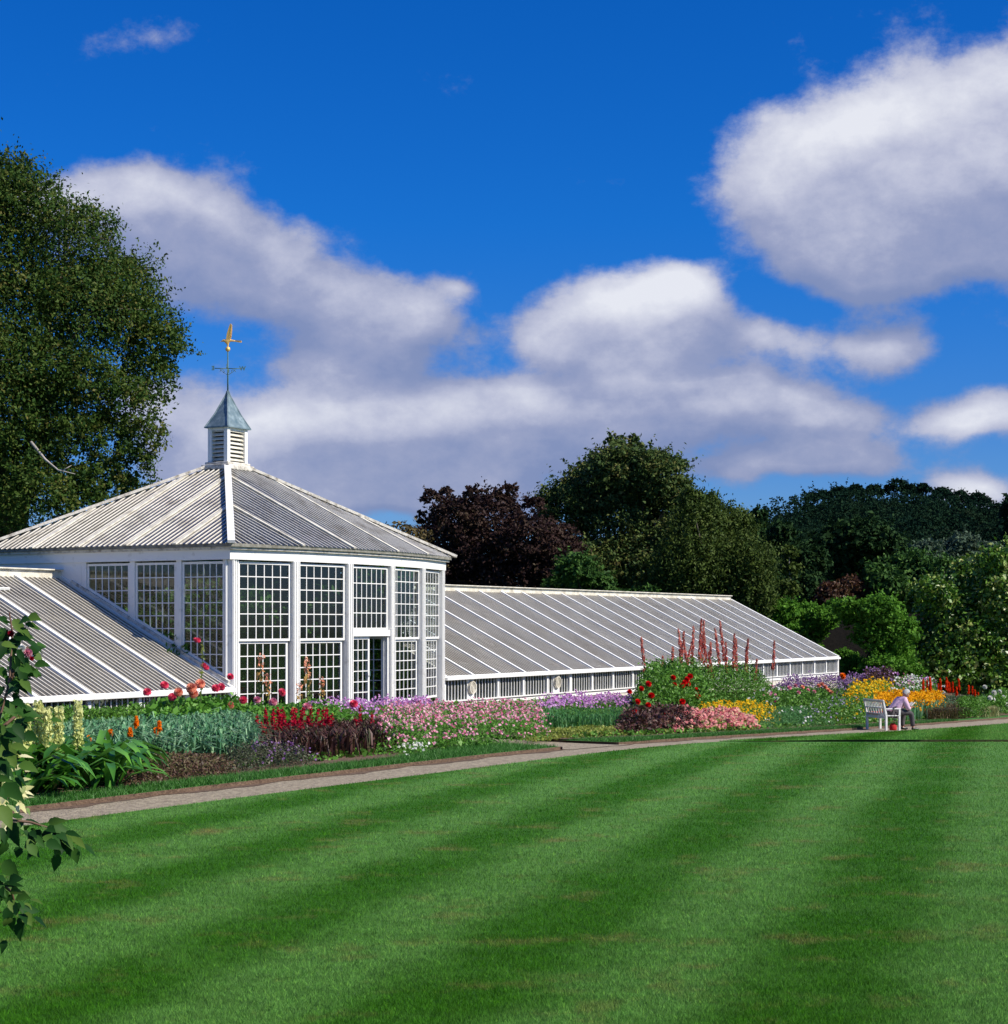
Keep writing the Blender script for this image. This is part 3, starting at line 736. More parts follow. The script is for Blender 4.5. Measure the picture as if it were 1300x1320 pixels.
s_ = RNG.uniform(12, 62, nb); n_ = up_n(s_)+vw(s_)*RNG.random(nb)**1.0; ok = ~((s_ > 28.5+.35*(n_-14.3)) & (s_ < 31+.35*(n_-14.3))); s_, n_ = s_[ok], n_[ok]
p = P(s_, n_); M['vblade'] = leafmat('verge_blade', [(.03,.12,.012), (.05,.17,.02), (.09,.24,.05)])
tag(blades('verge_grass', p[0], p[1], gz(s_, n_), np.full(len(s_), .07), np.full(len(s_), .014), M['vblade']), 'unclipped grass on the strip between path and flower border', 'grass')
# ------------------------------------------------------------------ camera
cam = bpy.data.cameras.new('camera'); co = bpy.data.objects.new('camera', cam); COL.objects.link(co)
co.location = (0,0,0); co.rotation_euler = (R(90),0,0)
cam.sensor_fit = 'HORIZONTAL'; cam.sensor_width = 36; cam.lens = 36*F/1300; cam.shift_y = (HY-660)/1300
cam.clip_start = .1; cam.clip_end = 5000; scn.camera = co
# ------------------------------------------------------------------ sun and sky
SAZ = Vector((.937, -.35)); SAZ.normalize(); SEL = R(41)
sd = Vector((SAZ.x*math.cos(SEL), SAZ.y*math.cos(SEL), math.sin(SEL)))
sl = bpy.data.lights.new('sun', 'SUN'); sl.energy = 5.0; sl.angle = R(.53); sl.color = (1, .94, .82)
so = bpy.data.objects.new('sun', sl); COL.objects.link(so); so.rotation_euler = sd.to_track_quat('Z', 'Y').to_euler(); so.location = (40,-30,60)
w = bpy.data.worlds.new('World'); scn.world = w; w.use_nodes = True; nt = w.node_tree; nt.nodes.clear()
wo = nd(nt, 'ShaderNodeOutputWorld'); bg = nd(nt, 'ShaderNodeBackground', i_Strength=.0625); lk(nt, bg.outputs[0], wo.inputs[0])
sky = nd(nt, 'ShaderNodeTexSky', sky_type='NISHITA'); sky.sun_disc = False; sky.sun_elevation = SEL; sky.sun_rotation = math.atan2(SAZ.x, SAZ.y)
sky.air_density = 1.0; sky.dust_density = .2; sky.ozone_density = 3.0; sky.altitude = 300
hs = nd(nt, 'ShaderNodeHueSaturation', i_Saturation=1.34, i_Value=1.0); lk(nt, sky.outputs[0], hs.inputs['Color'])
mt = nd(nt, 'ShaderNodeMix', data_type='RGBA', blend_type='MULTIPLY', i_0=1.0); lk(nt, hs.outputs[0], mt.inputs[6]); 
_el = nd(nt, 'ShaderNodeTexCoord'); _sx = nd(nt, 'ShaderNodeSeparateXYZ'); lk(nt, _el.outputs['Generated'], _sx.inputs[0])
_tr = ramp(nt, _sx.outputs[2], [(0, (.55,.74,1.36)), (.10, (.40,.75,1.42)), (.22, (.16,.84,1.60)), (.40, (.10,.86,1.62))]); lk(nt, _tr.outputs[0], mt.inputs[7])
tc = nd(nt, 'ShaderNodeTexCoord'); sx = nd(nt, 'ShaderNodeSeparateXYZ'); lk(nt, tc.outputs['Generated'], sx.inputs[0])
az = nd(nt, 'ShaderNodeMath', operation='ARCTAN2'); lk(nt, sx.outputs[0], az.inputs[0]); lk(nt, sx.outputs[1], az.inputs[1])
el = nd(nt, 'ShaderNodeMath', operation='ARCSINE'); lk(nt, sx.outputs[2], el.inputs[0])
uv = nd(nt, 'ShaderNodeCombineXYZ'); lk(nt, az.outputs[0], uv.inputs[0]); lk(nt, el.outputs[0], uv.inputs[1])
# clouds: banks placed by azimuth and elevation, broken up by noise   (az°, el°, half width°, half height°, weight)
def ae(px, py): return math.atan((px-CX)/F), math.atan((HY-py)/math.hypot(F, px-CX))
CL = [(230,285,190,105,1.05),(350,370,190,95,1.0),(500,420,150,75,1.0),(590,360,80,26,.5),(430,480,150,45,.7),(110,240,150,45,.6),
      (800,405,130,75,1.45),(860,375,60,55,.8),(770,440,130,45,.9),(960,440,110,48,.85),
      (430,560,230,75,1.35),(300,600,180,70,.9),(700,540,240,75,1.3),(900,520,240,65,1.15),(560,620,260,60,.9),(1020,540,150,40,.7),
      (1300,210,330,170,2.0),(1120,240,190,130,1.3),(1180,320,220,60,.6),
      (1140,440,130,44,.85),(1000,600,330,34,.42),(500,650,260,40,.6),(1060,585,110,34,.85),(1250,540,130,45,.95),(1250,625,80,30,1.0),(990,610,90,30,.35),(150,40,200,50,.22),(200,520,100,60,.7)]
def group():
    g = bpy.data.node_groups.new('cloud_density', 'ShaderNodeTree')
    g.interface.new_socket('Vector', in_out='INPUT', socket_type='NodeSocketVector')
    g.interface.new_socket('Density', in_out='OUTPUT', socket_type='NodeSocketFloat')
    gi = g.nodes.new('NodeGroupInput'); go = g.nodes.new('NodeGroupOutput')
    wn_ = nd(g, 'ShaderNodeTexNoise', i_Scale=9, i_Detail=3); g.links.new(gi.outputs[0], wn_.inputs['Vector'])
    ws = nd(g, 'ShaderNodeVectorMath', operation='MULTIPLY_ADD'); ws.inputs[1].default_value = (.07,.045,0); g.links.new(wn_.outputs['Color'], ws.inputs[0])
    of = nd(g, 'ShaderNodeVectorMath', operation='SUBTRACT'); of.inputs[1].default_value = (.035,.0225,0); g.links.new(gi.outputs[0], of.inputs[0]); g.links.new(of.outputs[0], ws.inputs[2])
    acc = None
    for (px, py, rx, ry, wt) in CL:
        a, e = ae(px, py); ax, ey = rx/F*1.42, ry/F*1.35
        v = nd(g, 'ShaderNodeVectorMath', operation='MULTIPLY_ADD'); v.inputs[1].default_value = (1/ax, 1/ey, 0); v.inputs[2].default_value = (-a/ax, -e/ey, 0)
        g.links.new(ws.outputs[0], v.inputs[0])
        gr = nd(g, 'ShaderNodeTexGradient', gradient_type='QUADRATIC_SPHERE'); g.links.new(v.outputs[0], gr.inputs[0])
        m = nd(g, 'ShaderNodeMath', operation='MULTIPLY_ADD', i_1=wt*1.6); g.links.new(gr.outputs['Fac'], m.inputs[0])
        if acc: g.links.new(acc, m.inputs[2])
        else: m.inputs[2].default_value = 0
        acc = m.outputs[0]
    mn = nd(g, 'ShaderNodeMath', operation='MINIMUM', i_1=1.15); g.links.new(acc, mn.inputs[0])
    # open-sky clouds away from the placed banks
    sp = nd(g, 'ShaderNodeSeparateXYZ'); g.links.new(gi.outputs[0], sp.inputs[0])
    ab = nd(g, 'ShaderNodeMath', operation='ABSOLUTE'); g.links.new(sp.outputs[0], ab.inputs[0])
    mr = nd(g, 'ShaderNodeMapRange'); mr.inputs[1].default_value = .30; mr.inputs[2].default_value = .5; g.links.new(ab.outputs[0], mr.inputs[0])
    nb_ = nd(g, 'ShaderNodeTexNoise', i_Scale=3.0, i_Detail=5); g.links.new(gi.outputs[0], nb_.inputs['Vector'])
    mb_ = nd(g, 'ShaderNodeMath', operation='MULTIPLY_ADD', i_1=4.0, i_2=-1.9); g.links.new(nb_.outputs['Fac'], mb_.inputs[0]); mb_.use_clamp = True
    mm = nd(g, 'ShaderNodeMath', operation='MULTIPLY_ADD'); g.links.new(mb_.outputs[0], mm.inputs[0]); g.links.new(mr.outputs[0], mm.inputs[1]); g.links.new(mn.outputs[0], mm.inputs[2])
    st = nd(g, 'ShaderNodeVectorMath', operation='MULTIPLY'); st.inputs[1].default_value = (1,1.35,1); g.links.new(gi.outputs[0], st.inputs[0])
    n1 = nd(g, 'ShaderNodeTexNoise', i_Scale=17, i_Detail=12, i_Roughness=.64); g.links.new(st.outputs[0], n1.inputs['Vector'])
    m2 = nd(g, 'ShaderNodeMath', operation='MULTIPLY_ADD', i_1=1.55, i_2=-.78-.25); g.links.new(n1.outputs['Fac'], m2.inputs[0])
    a2 = nd(g, 'ShaderNodeMath', operation='ADD'); g.links.new(m2.outputs[0], a2.inputs[0]); g.links.new(mm.outputs[0], a2.inputs[1])
    g.links.new(a2.outputs[0], go.inputs[0]); return g
cg = group()
d0 = nd(nt, 'ShaderNodeGroup'); d0.node_tree = cg; lk(nt, uv.outputs[0], d0.inputs[0])
ofs = nd(nt, 'ShaderNodeVectorMath', operation='ADD'); ofs.inputs[1].default_value = (-.010,.022,0); lk(nt, uv.outputs[0], ofs.inputs[0])
d1 = nd(nt, 'ShaderNodeGroup'); d1.node_tree = cg; lk(nt, ofs.outputs[0], d1.inputs[0])
cov = nd(nt, 'ShaderNodeMapRange', interpolation_type='SMOOTHSTEP'); cov.inputs[1].default_value = -.06; cov.inputs[2].default_value = .44; cov.inputs[4].default_value = .95; lk(nt, d0.outputs[0], cov.inputs[0])
df = nd(nt, 'ShaderNodeMath', operation='SUBTRACT'); lk(nt, d0.outputs[0], df.inputs[0]); lk(nt, d1.outputs[0], df.inputs[1])
sh = nd(nt, 'ShaderNodeMath', operation='MULTIPLY_ADD', i_1=.42, i_2=.17); sh.use_clamp = True; lk(nt, df.outputs[0], sh.inputs[0])
acc = sh.outputs[0]
for (px, py, rx, ry, wt) in [(855,360,100,70,.34),(780,400,90,40,.2),(1180,150,220,110,.42),(1020,230,120,90,.2),(450,530,150,34,.42),(850,480,260,40,.22),(1260,560,90,40,.3),(1250,620,60,24,.35),(300,560,90,40,.2)]:
    a, e = ae(px, py); ax, ey = rx/F*1.4, ry/F*1.4
    v = nd(nt, 'ShaderNodeVectorMath', operation='MULTIPLY_ADD'); v.inputs[1].default_value = (1/ax, 1/ey, 0); v.inputs[2].default_value = (-a/ax, -e/ey, 0); lk(nt, uv.outputs[0], v.inputs[0])
    gr = nd(nt, 'ShaderNodeTexGradient', gradient_type='SPHERICAL'); lk(nt, v.outputs[0], gr.inputs[0])
    m_ = nd(nt, 'ShaderNodeMath', operation='MULTIPLY_ADD', i_1=wt); lk(nt, gr.outputs['Fac'], m_.inputs[0]); lk(nt, acc, m_.inputs[2]); acc = m_.outputs[0]
th = nd(nt, 'ShaderNodeMath', operation='MULTIPLY_ADD', i_1=.14); th.use_clamp = True; lk(nt, d0.outputs[0], th.inputs[0]); lk(nt, acc, th.inputs[2])
cr = ramp(nt, th.outputs[0], [(.0, (2.6,3.4,6.1)), (.35, (4.3,4.8,7.1)), (.62, (6.8,7.1,8.9)), (1.0, (10.6,10.8,11.6))])
for e_ in cr.color_ramp.elements: pass
mx = nd(nt, 'ShaderNodeMix', data_type='RGBA'); lk(nt, cov.outputs[0], mx.inputs[0]); lk(nt, mt.outputs[2], mx.inputs[6]); lk(nt, cr.outputs[0], mx.inputs[7])
lk(nt, mx.outputs[2], bg.inputs[0])
scn.view_settings.view_transform = 'Standard'; scn.view_settings.look = 'None'; scn.view_settings.exposure = .32; scn.view_settings.gamma = 1
scn.cycles.max_bounces = 6; scn.cycles.transparent_max_bounces = 16; scn.cycles.diffuse_bounces = 3; scn.cycles.glossy_bounces = 3; scn.cycles.transmission_bounces = 4
scn.cycles.use_denoising = True
# ------------------------------------------------------------------ flower border
def cols(*c): return list(c)
M['g_mid'] = leafmat('mid_green_leaf', [(.035,.10,.010),(.08,.21,.02),(.16,.34,.045)])
M['g_bright'] = leafmat('bright_green_leaf', [(.04,.13,.012),(.09,.25,.025),(.18,.40,.055)])
M['g_blue'] = leafmat('blue_green_strap_leaf', [(.05,.16,.065),(.12,.30,.14),(.30,.48,.27)], .2, .5, .2)
M['g_gloss'] = leafmat('glossy_broad_leaf', [(.02,.09,.008),(.06,.20,.02),(.14,.36,.05)], .25, .3, .6)
M['g_lime'] = leafmat('lime_green_leaf', [(.12,.17,.02),(.25,.30,.05),(.36,.38,.10)])
M['g_fern'] = leafmat('ferny_leaf', [(.03,.12,.03),(.06,.20,.05),(.10,.28,.08)])
M['heath'] = leafmat('russet_heath_leaf', [(.05,.03,.02),(.14,.07,.05),(.12,.12,.04),(.22,.13,.10)])
M['sage'] = leafmat('grey_sage_leaf', [(.03,.06,.025),(.08,.10,.05),(.13,.10,.08)])
M['maroon'] = leafmat('maroon_leaf', [(.014,.012,.008),(.050,.018,.018),(.10,.04,.03),(.04,.06,.012)], .1)
M['brown'] = leafmat('brown_grass_leaf', [(.05,.03,.015),(.14,.09,.04),(.10,.12,.03)])
M['straw'] = leafmat('pale_grass_leaf', [(.25,.27,.10),(.45,.42,.20)])
def petal(name, *c): M[name] = leafmat(name+'_petal', list(c), .35, .6, .1)
petal('pink', (.55,.10,.22),(.85,.35,.48),(.95,.62,.68)); petal('hotpink', (.75,.03,.14),(.85,.10,.22),(.95,.25,.30)); petal('salmon', (.80,.22,.12),(.9,.38,.28),(.95,.55,.35))
petal('red', (.55,.004,.01),(.80,.01,.012)); petal('crimson', (.28,.002,.02),(.55,.006,.04)); petal('mauve', (.45,.15,.45),(.66,.33,.66),(.80,.52,.80))
petal('purple', (.14,.05,.20),(.26,.13,.33),(.42,.28,.46)); petal('yellow', (.75,.38,.0),(.90,.55,.01),(.95,.72,.03)); petal('gold_p', (.70,.28,.0),(.9,.48,.01))
petal('white_p', (.75,.75,.68),(.9,.9,.85)); petal('orange', (.85,.16,.0),(.95,.30,.01)); petal('scarlet', (.72,.03,.005),(.90,.08,.01)); petal('cream', (.55,.60,.18),(.80,.80,.40)); petal('sedum', (.55,.14,.16),(.78,.28,.28),(.85,.42,.38),(.62,.55,.30))
petal('brick_red', (.38,.07,.05),(.62,.16,.13),(.6,.26,.2)); petal('lilac_grey', (.30,.25,.42),(.55,.48,.62))
def lump(s, n, f=1.3): return np.sin(s*f*1.7+n*f)*np.sin(n*f*2.3-s*f*.6)*.5+np.sin(s*f*4.1+1)*np.sin(n*f*3.7)*.3
class Patch:
    """a clump over a footprint (pixel columns px0..px1 at its place, lines n0..n1), domed top of height h"""
    def __init__(q, name, label, cat, px0, px1, n0, n1, ytop, group=None, kind=None, edge=.3, vt=.7):
        q.a = (px0, px1, n0, n1); pm, nm = (px0+px1)/2, n0+(n1-n0)*vt
        s = s_at(pm, nm); p = P(s, nm); q.D = p[1]
        q.h = (HY-ytop)*q.D/F-float(gz(s, nm)); q.edge = edge
        if q.h < .12: print('LOW PATCH', label, q.h); q.h = .15
        sm = s_at(pm, (n0+n1)/2); b = P(sm, (n0+n1)/2); q.off = (b[0], b[1], float(gz(sm, (n0+n1)/2)))
        q.o = empty(name, q.off, 0, label, cat, group, kind)
        q.area = abs((s_at(px1,nm)-s_at(px0,nm))*(n1-n0))
    def pts(q, m, lo=.0, hi=1.0, pw=.5, over=0.0):
        px0, px1, n0, n1 = q.a
        u = RNG.random(m); v = RNG.random(m); n = n0+(n1-n0)*v; s = s_at(px0+(px1-px0)*u, n)
        e = (np.clip((1-np.abs(2*u-1))/q.edge, 0, 1)*np.clip((1-np.abs(2*v-1))/min(1,q.edge*1.6), 0, 1))**.5
        H = q.h*(.9+.30*lump(s, n)+.14*lump(s*2.7, n*3.1))*(.25+.75*e)
        z = gz(s, n)+H*(lo+(hi-lo)*RNG.random(m)**pw)+over*q.h*RNG.random(m)
        x, y, _ = P(s, n); s2 = .085
        return np.stack([x+RNG.normal(size=m)*s2, y+RNG.normal(size=m)*s2, z], 1)
    def foliage(q, m, size, mat, name='foliage', aspect=.45, lo=0, hi=1, bias=.35, pw=.5):
        C = q.pts(m, lo, hi, pw); out = np.tile([0.,-.45,.9], (len(C),1)); v = np.clip(lump(C[:,0]*3, C[:,1]*3)*.35+.5+RNG.normal(size=m)*.22, 0, 1)
        leaves(name, C, size, M[mat], q.o, q.off, out, bias, v, aspect); return q
    def strands(q, m, length, w, mat, name='foliage', lean=.35, v=None, lo=0.):
        """narrow upright leaves from the ground"""
        C = q.pts(m, lo, lo+.02); C[:,2] -= 0; hh = q.pts(m)[:,2]
        H = length*RNG.uniform(.6,1.15,m); a = RNG.uniform(0,2*np.pi,m); d = np.stack([np.cos(a),np.sin(a),0*a],1); b = np.stack([-np.sin(a),np.cos(a),0*a],1)
        L = H*lean*RNG.uniform(.3,1.8,m)
        V = []; p0 = C; p1 = C+d*(L*.3)[:,None]+np.array([0,0,1])*(H*.7)[:,None]; p2 = C+d*(L*.9)[:,None]+np.array([0,0,1])*(H*(1.05-lean*.55))[:,None]
        w_ = (w*RNG.uniform(.7,1.3,m))[:,None]
        pts = [p0-b*w_*.4, p0+b*w_*.4, p1+b*w_*.5, p1-b*w_*.5, p2+b*w_*.12, p2-b*w_*.12]
        V = np.stack(pts, 1).reshape(-1,3); i = np.arange(m)[:,None]*6
        Fs = np.concatenate([i+np.array([[0,1,2,3]]), i+np.array([[3,2,4,5]])], 0)
        vv = RNG.random(m); o = npmesh(name, V, Fs, M[mat], q.o, q.off, np.concatenate([vv,vv])); return q
    def blossom(q, m, size, mat, name='blossom', lo=.92, hi=1.08, per=3, cl=0, sp=.1, pw=.6, kind='stuff', pts=None):
        C = q.pts(m, lo, hi, pw) if pts is None else pts
        if cl: C = np.repeat(C, cl, 0)+RNG.normal(size=(len(C)*cl,3))*sp*np.array([1,1,.5])
        C = np.repeat(C, per, 0)+RNG.normal(size=(len(C)*per,3))*size*.12
        out = np.tile([.15,-.5,.8], (len(C),1)); v = np.repeat(RNG.random(len(C)//per), per)
        V, Fs = leaf_quads(C, size, out, .55, .95); o = npmesh(name, V, Fs, M[mat], q.o, q.off, v)
        if kind and len(C)//per > 100: o['kind'] = kind
        return q
    def zat(q, px, py, n):                     # world point above line n at a pixel
        s = s_at(px, n); p = P(s, n); return Vector((p[0], p[1], (HY-py)*p[1]/F))
_shared = {}
def shared(key, fn):
    if key not in _shared: _shared[key] = fn()
    return _shared[key]
def petal_ball(mat, n=70, flat=.7):
    """a full double flower of pointed petals, 1 m across, to be scaled"""
    V = []; Fs = []; 
    for i in range(n):
        t = (i+.5)/n*1.0; ph = i*2.39996; el = math.acos(1-1.45*t)
        d = Vector((math.sin(el)*math.cos(ph), math.sin(el)*math.sin(ph), math.cos(el)*flat)); 
        sd = d.cross(Vector((0,0,1))); sd = sd.normalized() if sd.length > .01 else Vector((1,0,0)); w_ = .10+.05*t
        cc = Vector((0,0,.12)); a = cc*.4; m_ = cc*(1-t)+d*.34; e = cc*(1-t)*1.6+d*.5; b = len(V)
        V += [a-sd*w_*.3, m_-sd*w_, e, m_+sd*w_, a+sd*w_*.3]; Fs.append((b,b+1,b+2,b+3)); Fs.append((b,b+2,b+3,b+4))
    o = npmesh('bloom', [tuple(v) for v in V], [f for f in Fs], M[mat], None, v=RNG.random(len(Fs))); me = o.data; bpy.data.objects.remove(o); return me
def spike_mesh(mat, n, r, stem_mat='stem', h=1.0, lo=.35, leafy=0, petal=.10, name='flower_spike', taper=.9, droop=0):
    """stem with a spire of florets; unit height"""
    z = lo+(1-lo)*RNG.random(n)**.9; ph = RNG.uniform(0,6.28,n); rr = r*(1-taper*(z-lo)/(1-lo)*.75)*RNG.uniform(.5,1,n)
    C = np.stack([rr*np.cos(ph), rr*np.sin(ph), z], 1); out = np.stack([np.cos(ph), np.sin(ph), .3-droop+0*ph], 1)
    V, Fs = leaf_quads(C, petal, out, .4, .6, droop)
    v = np.clip((z-lo)/(1-lo)*.8+RNG.random(n)*.2, 0, 1)
    o = npmesh(name, V, Fs, M[mat], None, v=v)
    me = o.data; bpy.data.objects.remove(o)
    # stem in a second material slot
    import bmesh
    bm = bmesh.new(); bm.from_mesh(me); 
    mb = MB(); mb.tube([(0,0,0),(.005,0,.5),(0,0,1)], [.009,.007,.003], 5)
    bv = [bm.verts.new(q) for q in mb.V]; 
    for f in mb.F:
        try: nf = bm.faces.new([bv[i] for i in f]); nf.material_index = 1
        except ValueError: pass
    bm.to_mesh(me); bm.free(); me.materials.append(M[stem_mat]); return me
def inst(name, me, parent, off, p, sc, rz=None, tilt=0.0):
    o = bpy.data.objects.new(name, me); COL.objects.link(o); o.parent = parent
    o.location = (p[0]-off[0], p[1]-off[1], p[2]-off[2]); o.scale = sc if hasattr(sc, '__len__') else (sc,sc,sc)
    o.rotation_euler = (RNG.normal()*tilt, RNG.normal()*tilt, RNG.uniform(0,6.28) if rz is None else rz); return o
def blooms(q, key, pts, n, size, name='bloom'):
    me = shared('ball_'+key, lambda: petal_ball(key))
    for (px, py) in pts:
        c = q.zat(px, py, n); o = inst(name, me, q.o, q.off, c, size*random.uniform(.85,1.15))
        o.rotation_euler = (R(random.uniform(35,65)), 0, R(random.uniform(-30,60)))
def spikes(q, key, pts, n, foot=None, wid=1.0, name='flower_spike', tilt=.04):
    """pts: (px, ytop); each stands on the ground on line n"""
    for (px, py) in pts:
        nn_ = n+random.uniform(-.25,.25); top = q.zat(px, py, nn_); s, n2 = SN(top.x, top.y); z0 = float(gz(s, n2)) if foot is None else top.z-foot
        h = top.z-z0
        if h < .1: continue
        me = shared(key+str(random.randint(0,2)), SPIKE[key]); inst(name, me, q.o, q.off, (top.x, top.y, z0), (wid, wid, h), tilt=tilt)
SPIKE = {
 'poker': lambda: spike_mesh('orange', 90, .045, lo=.80, petal=.07, taper=.8, droop=.9),
 'redpoker': lambda: spike_mesh('scarlet', 110, .06, lo=.68, petal=.10, taper=.7, droop=.9),
 'tupa': lambda: spike_mesh('brick_red', 110, .050, 'brownstem', lo=.50, petal=.065, taper=.7),
 'crimson': lambda: spike_mesh('crimson', 48, .05, 'brownstem', lo=.5, petal=.06, taper=.9),
 'eucomis': lambda: spike_mesh('cream', 260, .075, lo=.42, petal=.07, taper=.35),
 'holly_red': lambda: spike_mesh('g_lime', 30, .04, lo=.40, petal=.05, taper=.5),
 'holly_sal': lambda: spike_mesh('hollymix', 60, .10, lo=.30, petal=.07, taper=.5),
}
M['hollymix'] = leafmat('hollyhock_mix', [(.07,.14,.02),(.12,.22,.04),(.45,.30,.08),(.80,.30,.16),(.85,.40,.28)], .3)
G_F = 'plants of the flower border'
# --- pineapple lilies with broad glossy leaves, front left
q = Patch('pineapple_lily', 'broad glossy green leaves with tall pale yellow flower spikes at the path edge', 'plant', 22, 152, 15.05, 16.7, 950)
def broad(q, m, L, w, mat, name='foliage'):
    C = q.pts(m, 0, .3); a = RNG.uniform(0,2*np.pi,m); d = np.stack([np.cos(a),np.sin(a),0*a],1); b = np.stack([-np.sin(a),np.cos(a),0*a],1); z = np.array([0,0,1.])
    LL = (L*RNG.uniform(.6,1.15,m))[:,None]; ww = (w*RNG.uniform(.7,1.2,m))[:,None]; up = RNG.uniform(.35,1,m)[:,None]
    cs = [C, C+d*LL*.25+z*LL*.45*up, C+d*LL*.55+z*LL*.62*up, C+d*LL*.85+z*LL*.50*up, C+d*LL*1.0+z*LL*.30*up]; wd = [.25,.85,1.0,.65,.03]
    rows = []
    for c, k_ in zip(cs, wd): rows += [c-b*ww*k_*.5+z*ww*k_*.12, c-z*ww*.02, c+b*ww*k_*.5+z*ww*k_*.12]
    V = np.stack(rows,1).reshape(-1,3); i = np.arange(m)[:,None]*15; Fs = []
    for j in range(4):
        for e in (0,1): Fs.append(i+np.array([[3*j+e, 3*j+e+1, 3*j+e+4, 3*j+e+3]]))
    vv = RNG.random(m); npmesh(name, V, np.concatenate(Fs,0), M[mat], q.o, q.off, np.tile(vv, 8), smooth_=True)
broad(q, 420, .78, .13, 'g_gloss')
spikes(q, 'eucomis', [(35,908),(46,904),(62,912),(75,911),(101,903),(24,915)], 15.9, wid=.95, tilt=.02)
# --- strappy blue green foliage with orange pokers
q = Patch('poker_plant', 'mass of blue green strappy leaves with a few small orange pokers', 'plant', 70, 322, 16.4, 20.3, 922, edge=.15)
q.strands(6500, .58, .030, 'g_blue', lean=.75, lo=.10); q.strands(3500, .42, .028, 'g_blue', lean=1.0, lo=.45, name='leaf_tuft')
spikes(q, 'poker', [(177,924),(169,938),(199,938),(207,930),(117,948),(143,940)], 16.9, wid=.8)
# --- heath and sage cushions
q = Patch('heather', 'low russet brown heather cushion below the strappy leaves', 'shrub', 148, 300, 15.15, 16.9, 970); q.foliage(11000, .05, 'heath')
q = Patch('lavender_cushion', 'grey green cushion with dull purple flowers beside the maroon plants', 'shrub', 292, 398, 15.25, 17.2, 952)
q.foliage(9000, .04, 'sage'); q.pts_ = q.pts(260, .9, 1.1); q.blossom(0, .035, 'purple', pts=q.pts_[q.pts_[:,0] > np.median(q.pts_[:,0])-.1])
# --- dahlias
q = Patch('dahlia', 'green dahlia bush with round pink blooms under the left wing eaves', 'plant', 178, 318, 19.8, 22.6, 898)
q.foliage(9000, .11, 'g_bright', aspect=.6)
blooms(q, 'hotpink', [(190,893),(212,884),(285,886),(278,888),(297,873),(222,899)], 21.0, .17); blooms(q, 'salmon', [(258,882),(247,888),(297,910),(230,893),(250,895)], 20.6, .20)
spikes(q, 'holly_red', [(257,822)], 20.8, wid=1.3, tilt=.02)
blooms(q, 'hotpink', [(255,826),(252,825),(263,858),(266,861)], 20.8, .11, 'small_bloom')
q = Patch('dahlia', 'leafy dahlia bush with pink blooms in front of the first bow window', 'plant', 300, 452, 18.8, 22.5, 905)
q.foliage(11000, .10, 'g_bright', aspect=.6)
blooms(q, 'hotpink', [(363,893),(314,903),(432,917),(456,908)], 20.5, .18); blooms(q, 'pink', [(352,906),(332,903),(396,912)], 20.0, .18)
spikes(q, 'holly_sal', [(334,842),(345,868),(398,850),(404,846),(418,872),(384,880)], 21.2, wid=.95, tilt=.05)
# --- maroon plants with crimson spikes
q = Patch('cardinal_flower', 'dark maroon leaved plants carrying many crimson flower spikes', 'plant', 345, 500, 15.9, 18.6, 930)
q.strands(5200, .46, .030, 'maroon', lean=.35); q.foliage(5000, .07, 'maroon', name='lower_foliage', aspect=.3)
sp_ = []
for k in range(46): sp_.append((random.choice([random.gauss(360,10), random.gauss(395,20), random.uniform(350,490)]), random.uniform(908,935)))
spikes(q, 'crimson', sp_, 17.6, wid=1.1, tilt=.06)
# --- mauve phlox in front of the door
q = Patch('mauve_phlox', 'tall mauve flowers standing before the glasshouse door', 'plant', 388, 570, 20.3, 22.4, 905)
q.foliage(6000, .06, 'g_mid', aspect=.3); q.blossom(130, .05, 'mauve', cl=9, sp=.08, lo=1.0, hi=1.25)
# --- pink drift
q = Patch('pink_daisy_drift', 'wide drift of small pale pink flowers along the grass verge below the bow front', 'flower bed', 484, 704, 15.5, 21.8, 908, edge=.14, kind=None)
q.foliage(30000, .055, 'g_bright', aspect=.35); q.blossom(1900, .050, 'pink', lo=.80, hi=1.1); 
q = Patch('white_daisy', 'small white flowers at the front edge of the pink drift', 'plant', 518, 545, 15.25, 15.9, 962); q.foliage(900, .04, 'g_bright'); q.blossom(45, .05, 'white_p')
# --- mauve phlox 2 and green mound
q = Patch('mauve_phlox', 'mauve flowers below the round vents of the right wing', 'plant', 688, 828, 19.4, 22.2, 898)
q.foliage(6000, .06, 'g_mid', aspect=.3); q.blossom(120, .055, 'mauve', cl=9, sp=.10, lo=1.0, hi=1.2)
q = Patch('grassy_mound', 'dark green feathery mound between mauve phlox and lime cushion', 'plant', 704, 830, 17.1, 19.7, 911)
q.strands(5000, .5, .016, 'g_fern', lean=.5); q.foliage(8000, .05, 'g_mid', name='lower_foliage', aspect=.25)
q = Patch('lime_cushion', 'low lime green cushion plant at the corner of the side path', 'plant', 684, 830, 15.9, 17.3, 936)
q.foliage(11000, .045, 'g_lime', aspect=.6)
# --- dark dahlias with scarlet blooms
q = Patch('dark_dahlia', 'black leaved dahlia with scarlet blooms left of the pink stonecrop', 'plant', 798, 903, 15.9, 18.6, 908)
q.foliage(9000, .09, 'maroon', aspect=.5)
blooms(q, 'red', [(822,905),(836,909),(827,888),(845,926),(865,933),(852,945),(818,918),(871,936),(856,922),(812,892),(880,905),(840,897)], 16.6, .15)
q = Patch('tall_dahlia', 'tall green dahlia bush with scarlet blooms before the white wing', 'plant', 822, 912, 18.9, 21.5, 852)
q.foliage(11000, .10, 'g_mid', aspect=.5)
blooms(q, 'red', [(883,880),(886,876),(870,883),(880,884),(898,890),(900,898),(836,882),(890,872),(868,874),(887,882)], 19.2, .17)
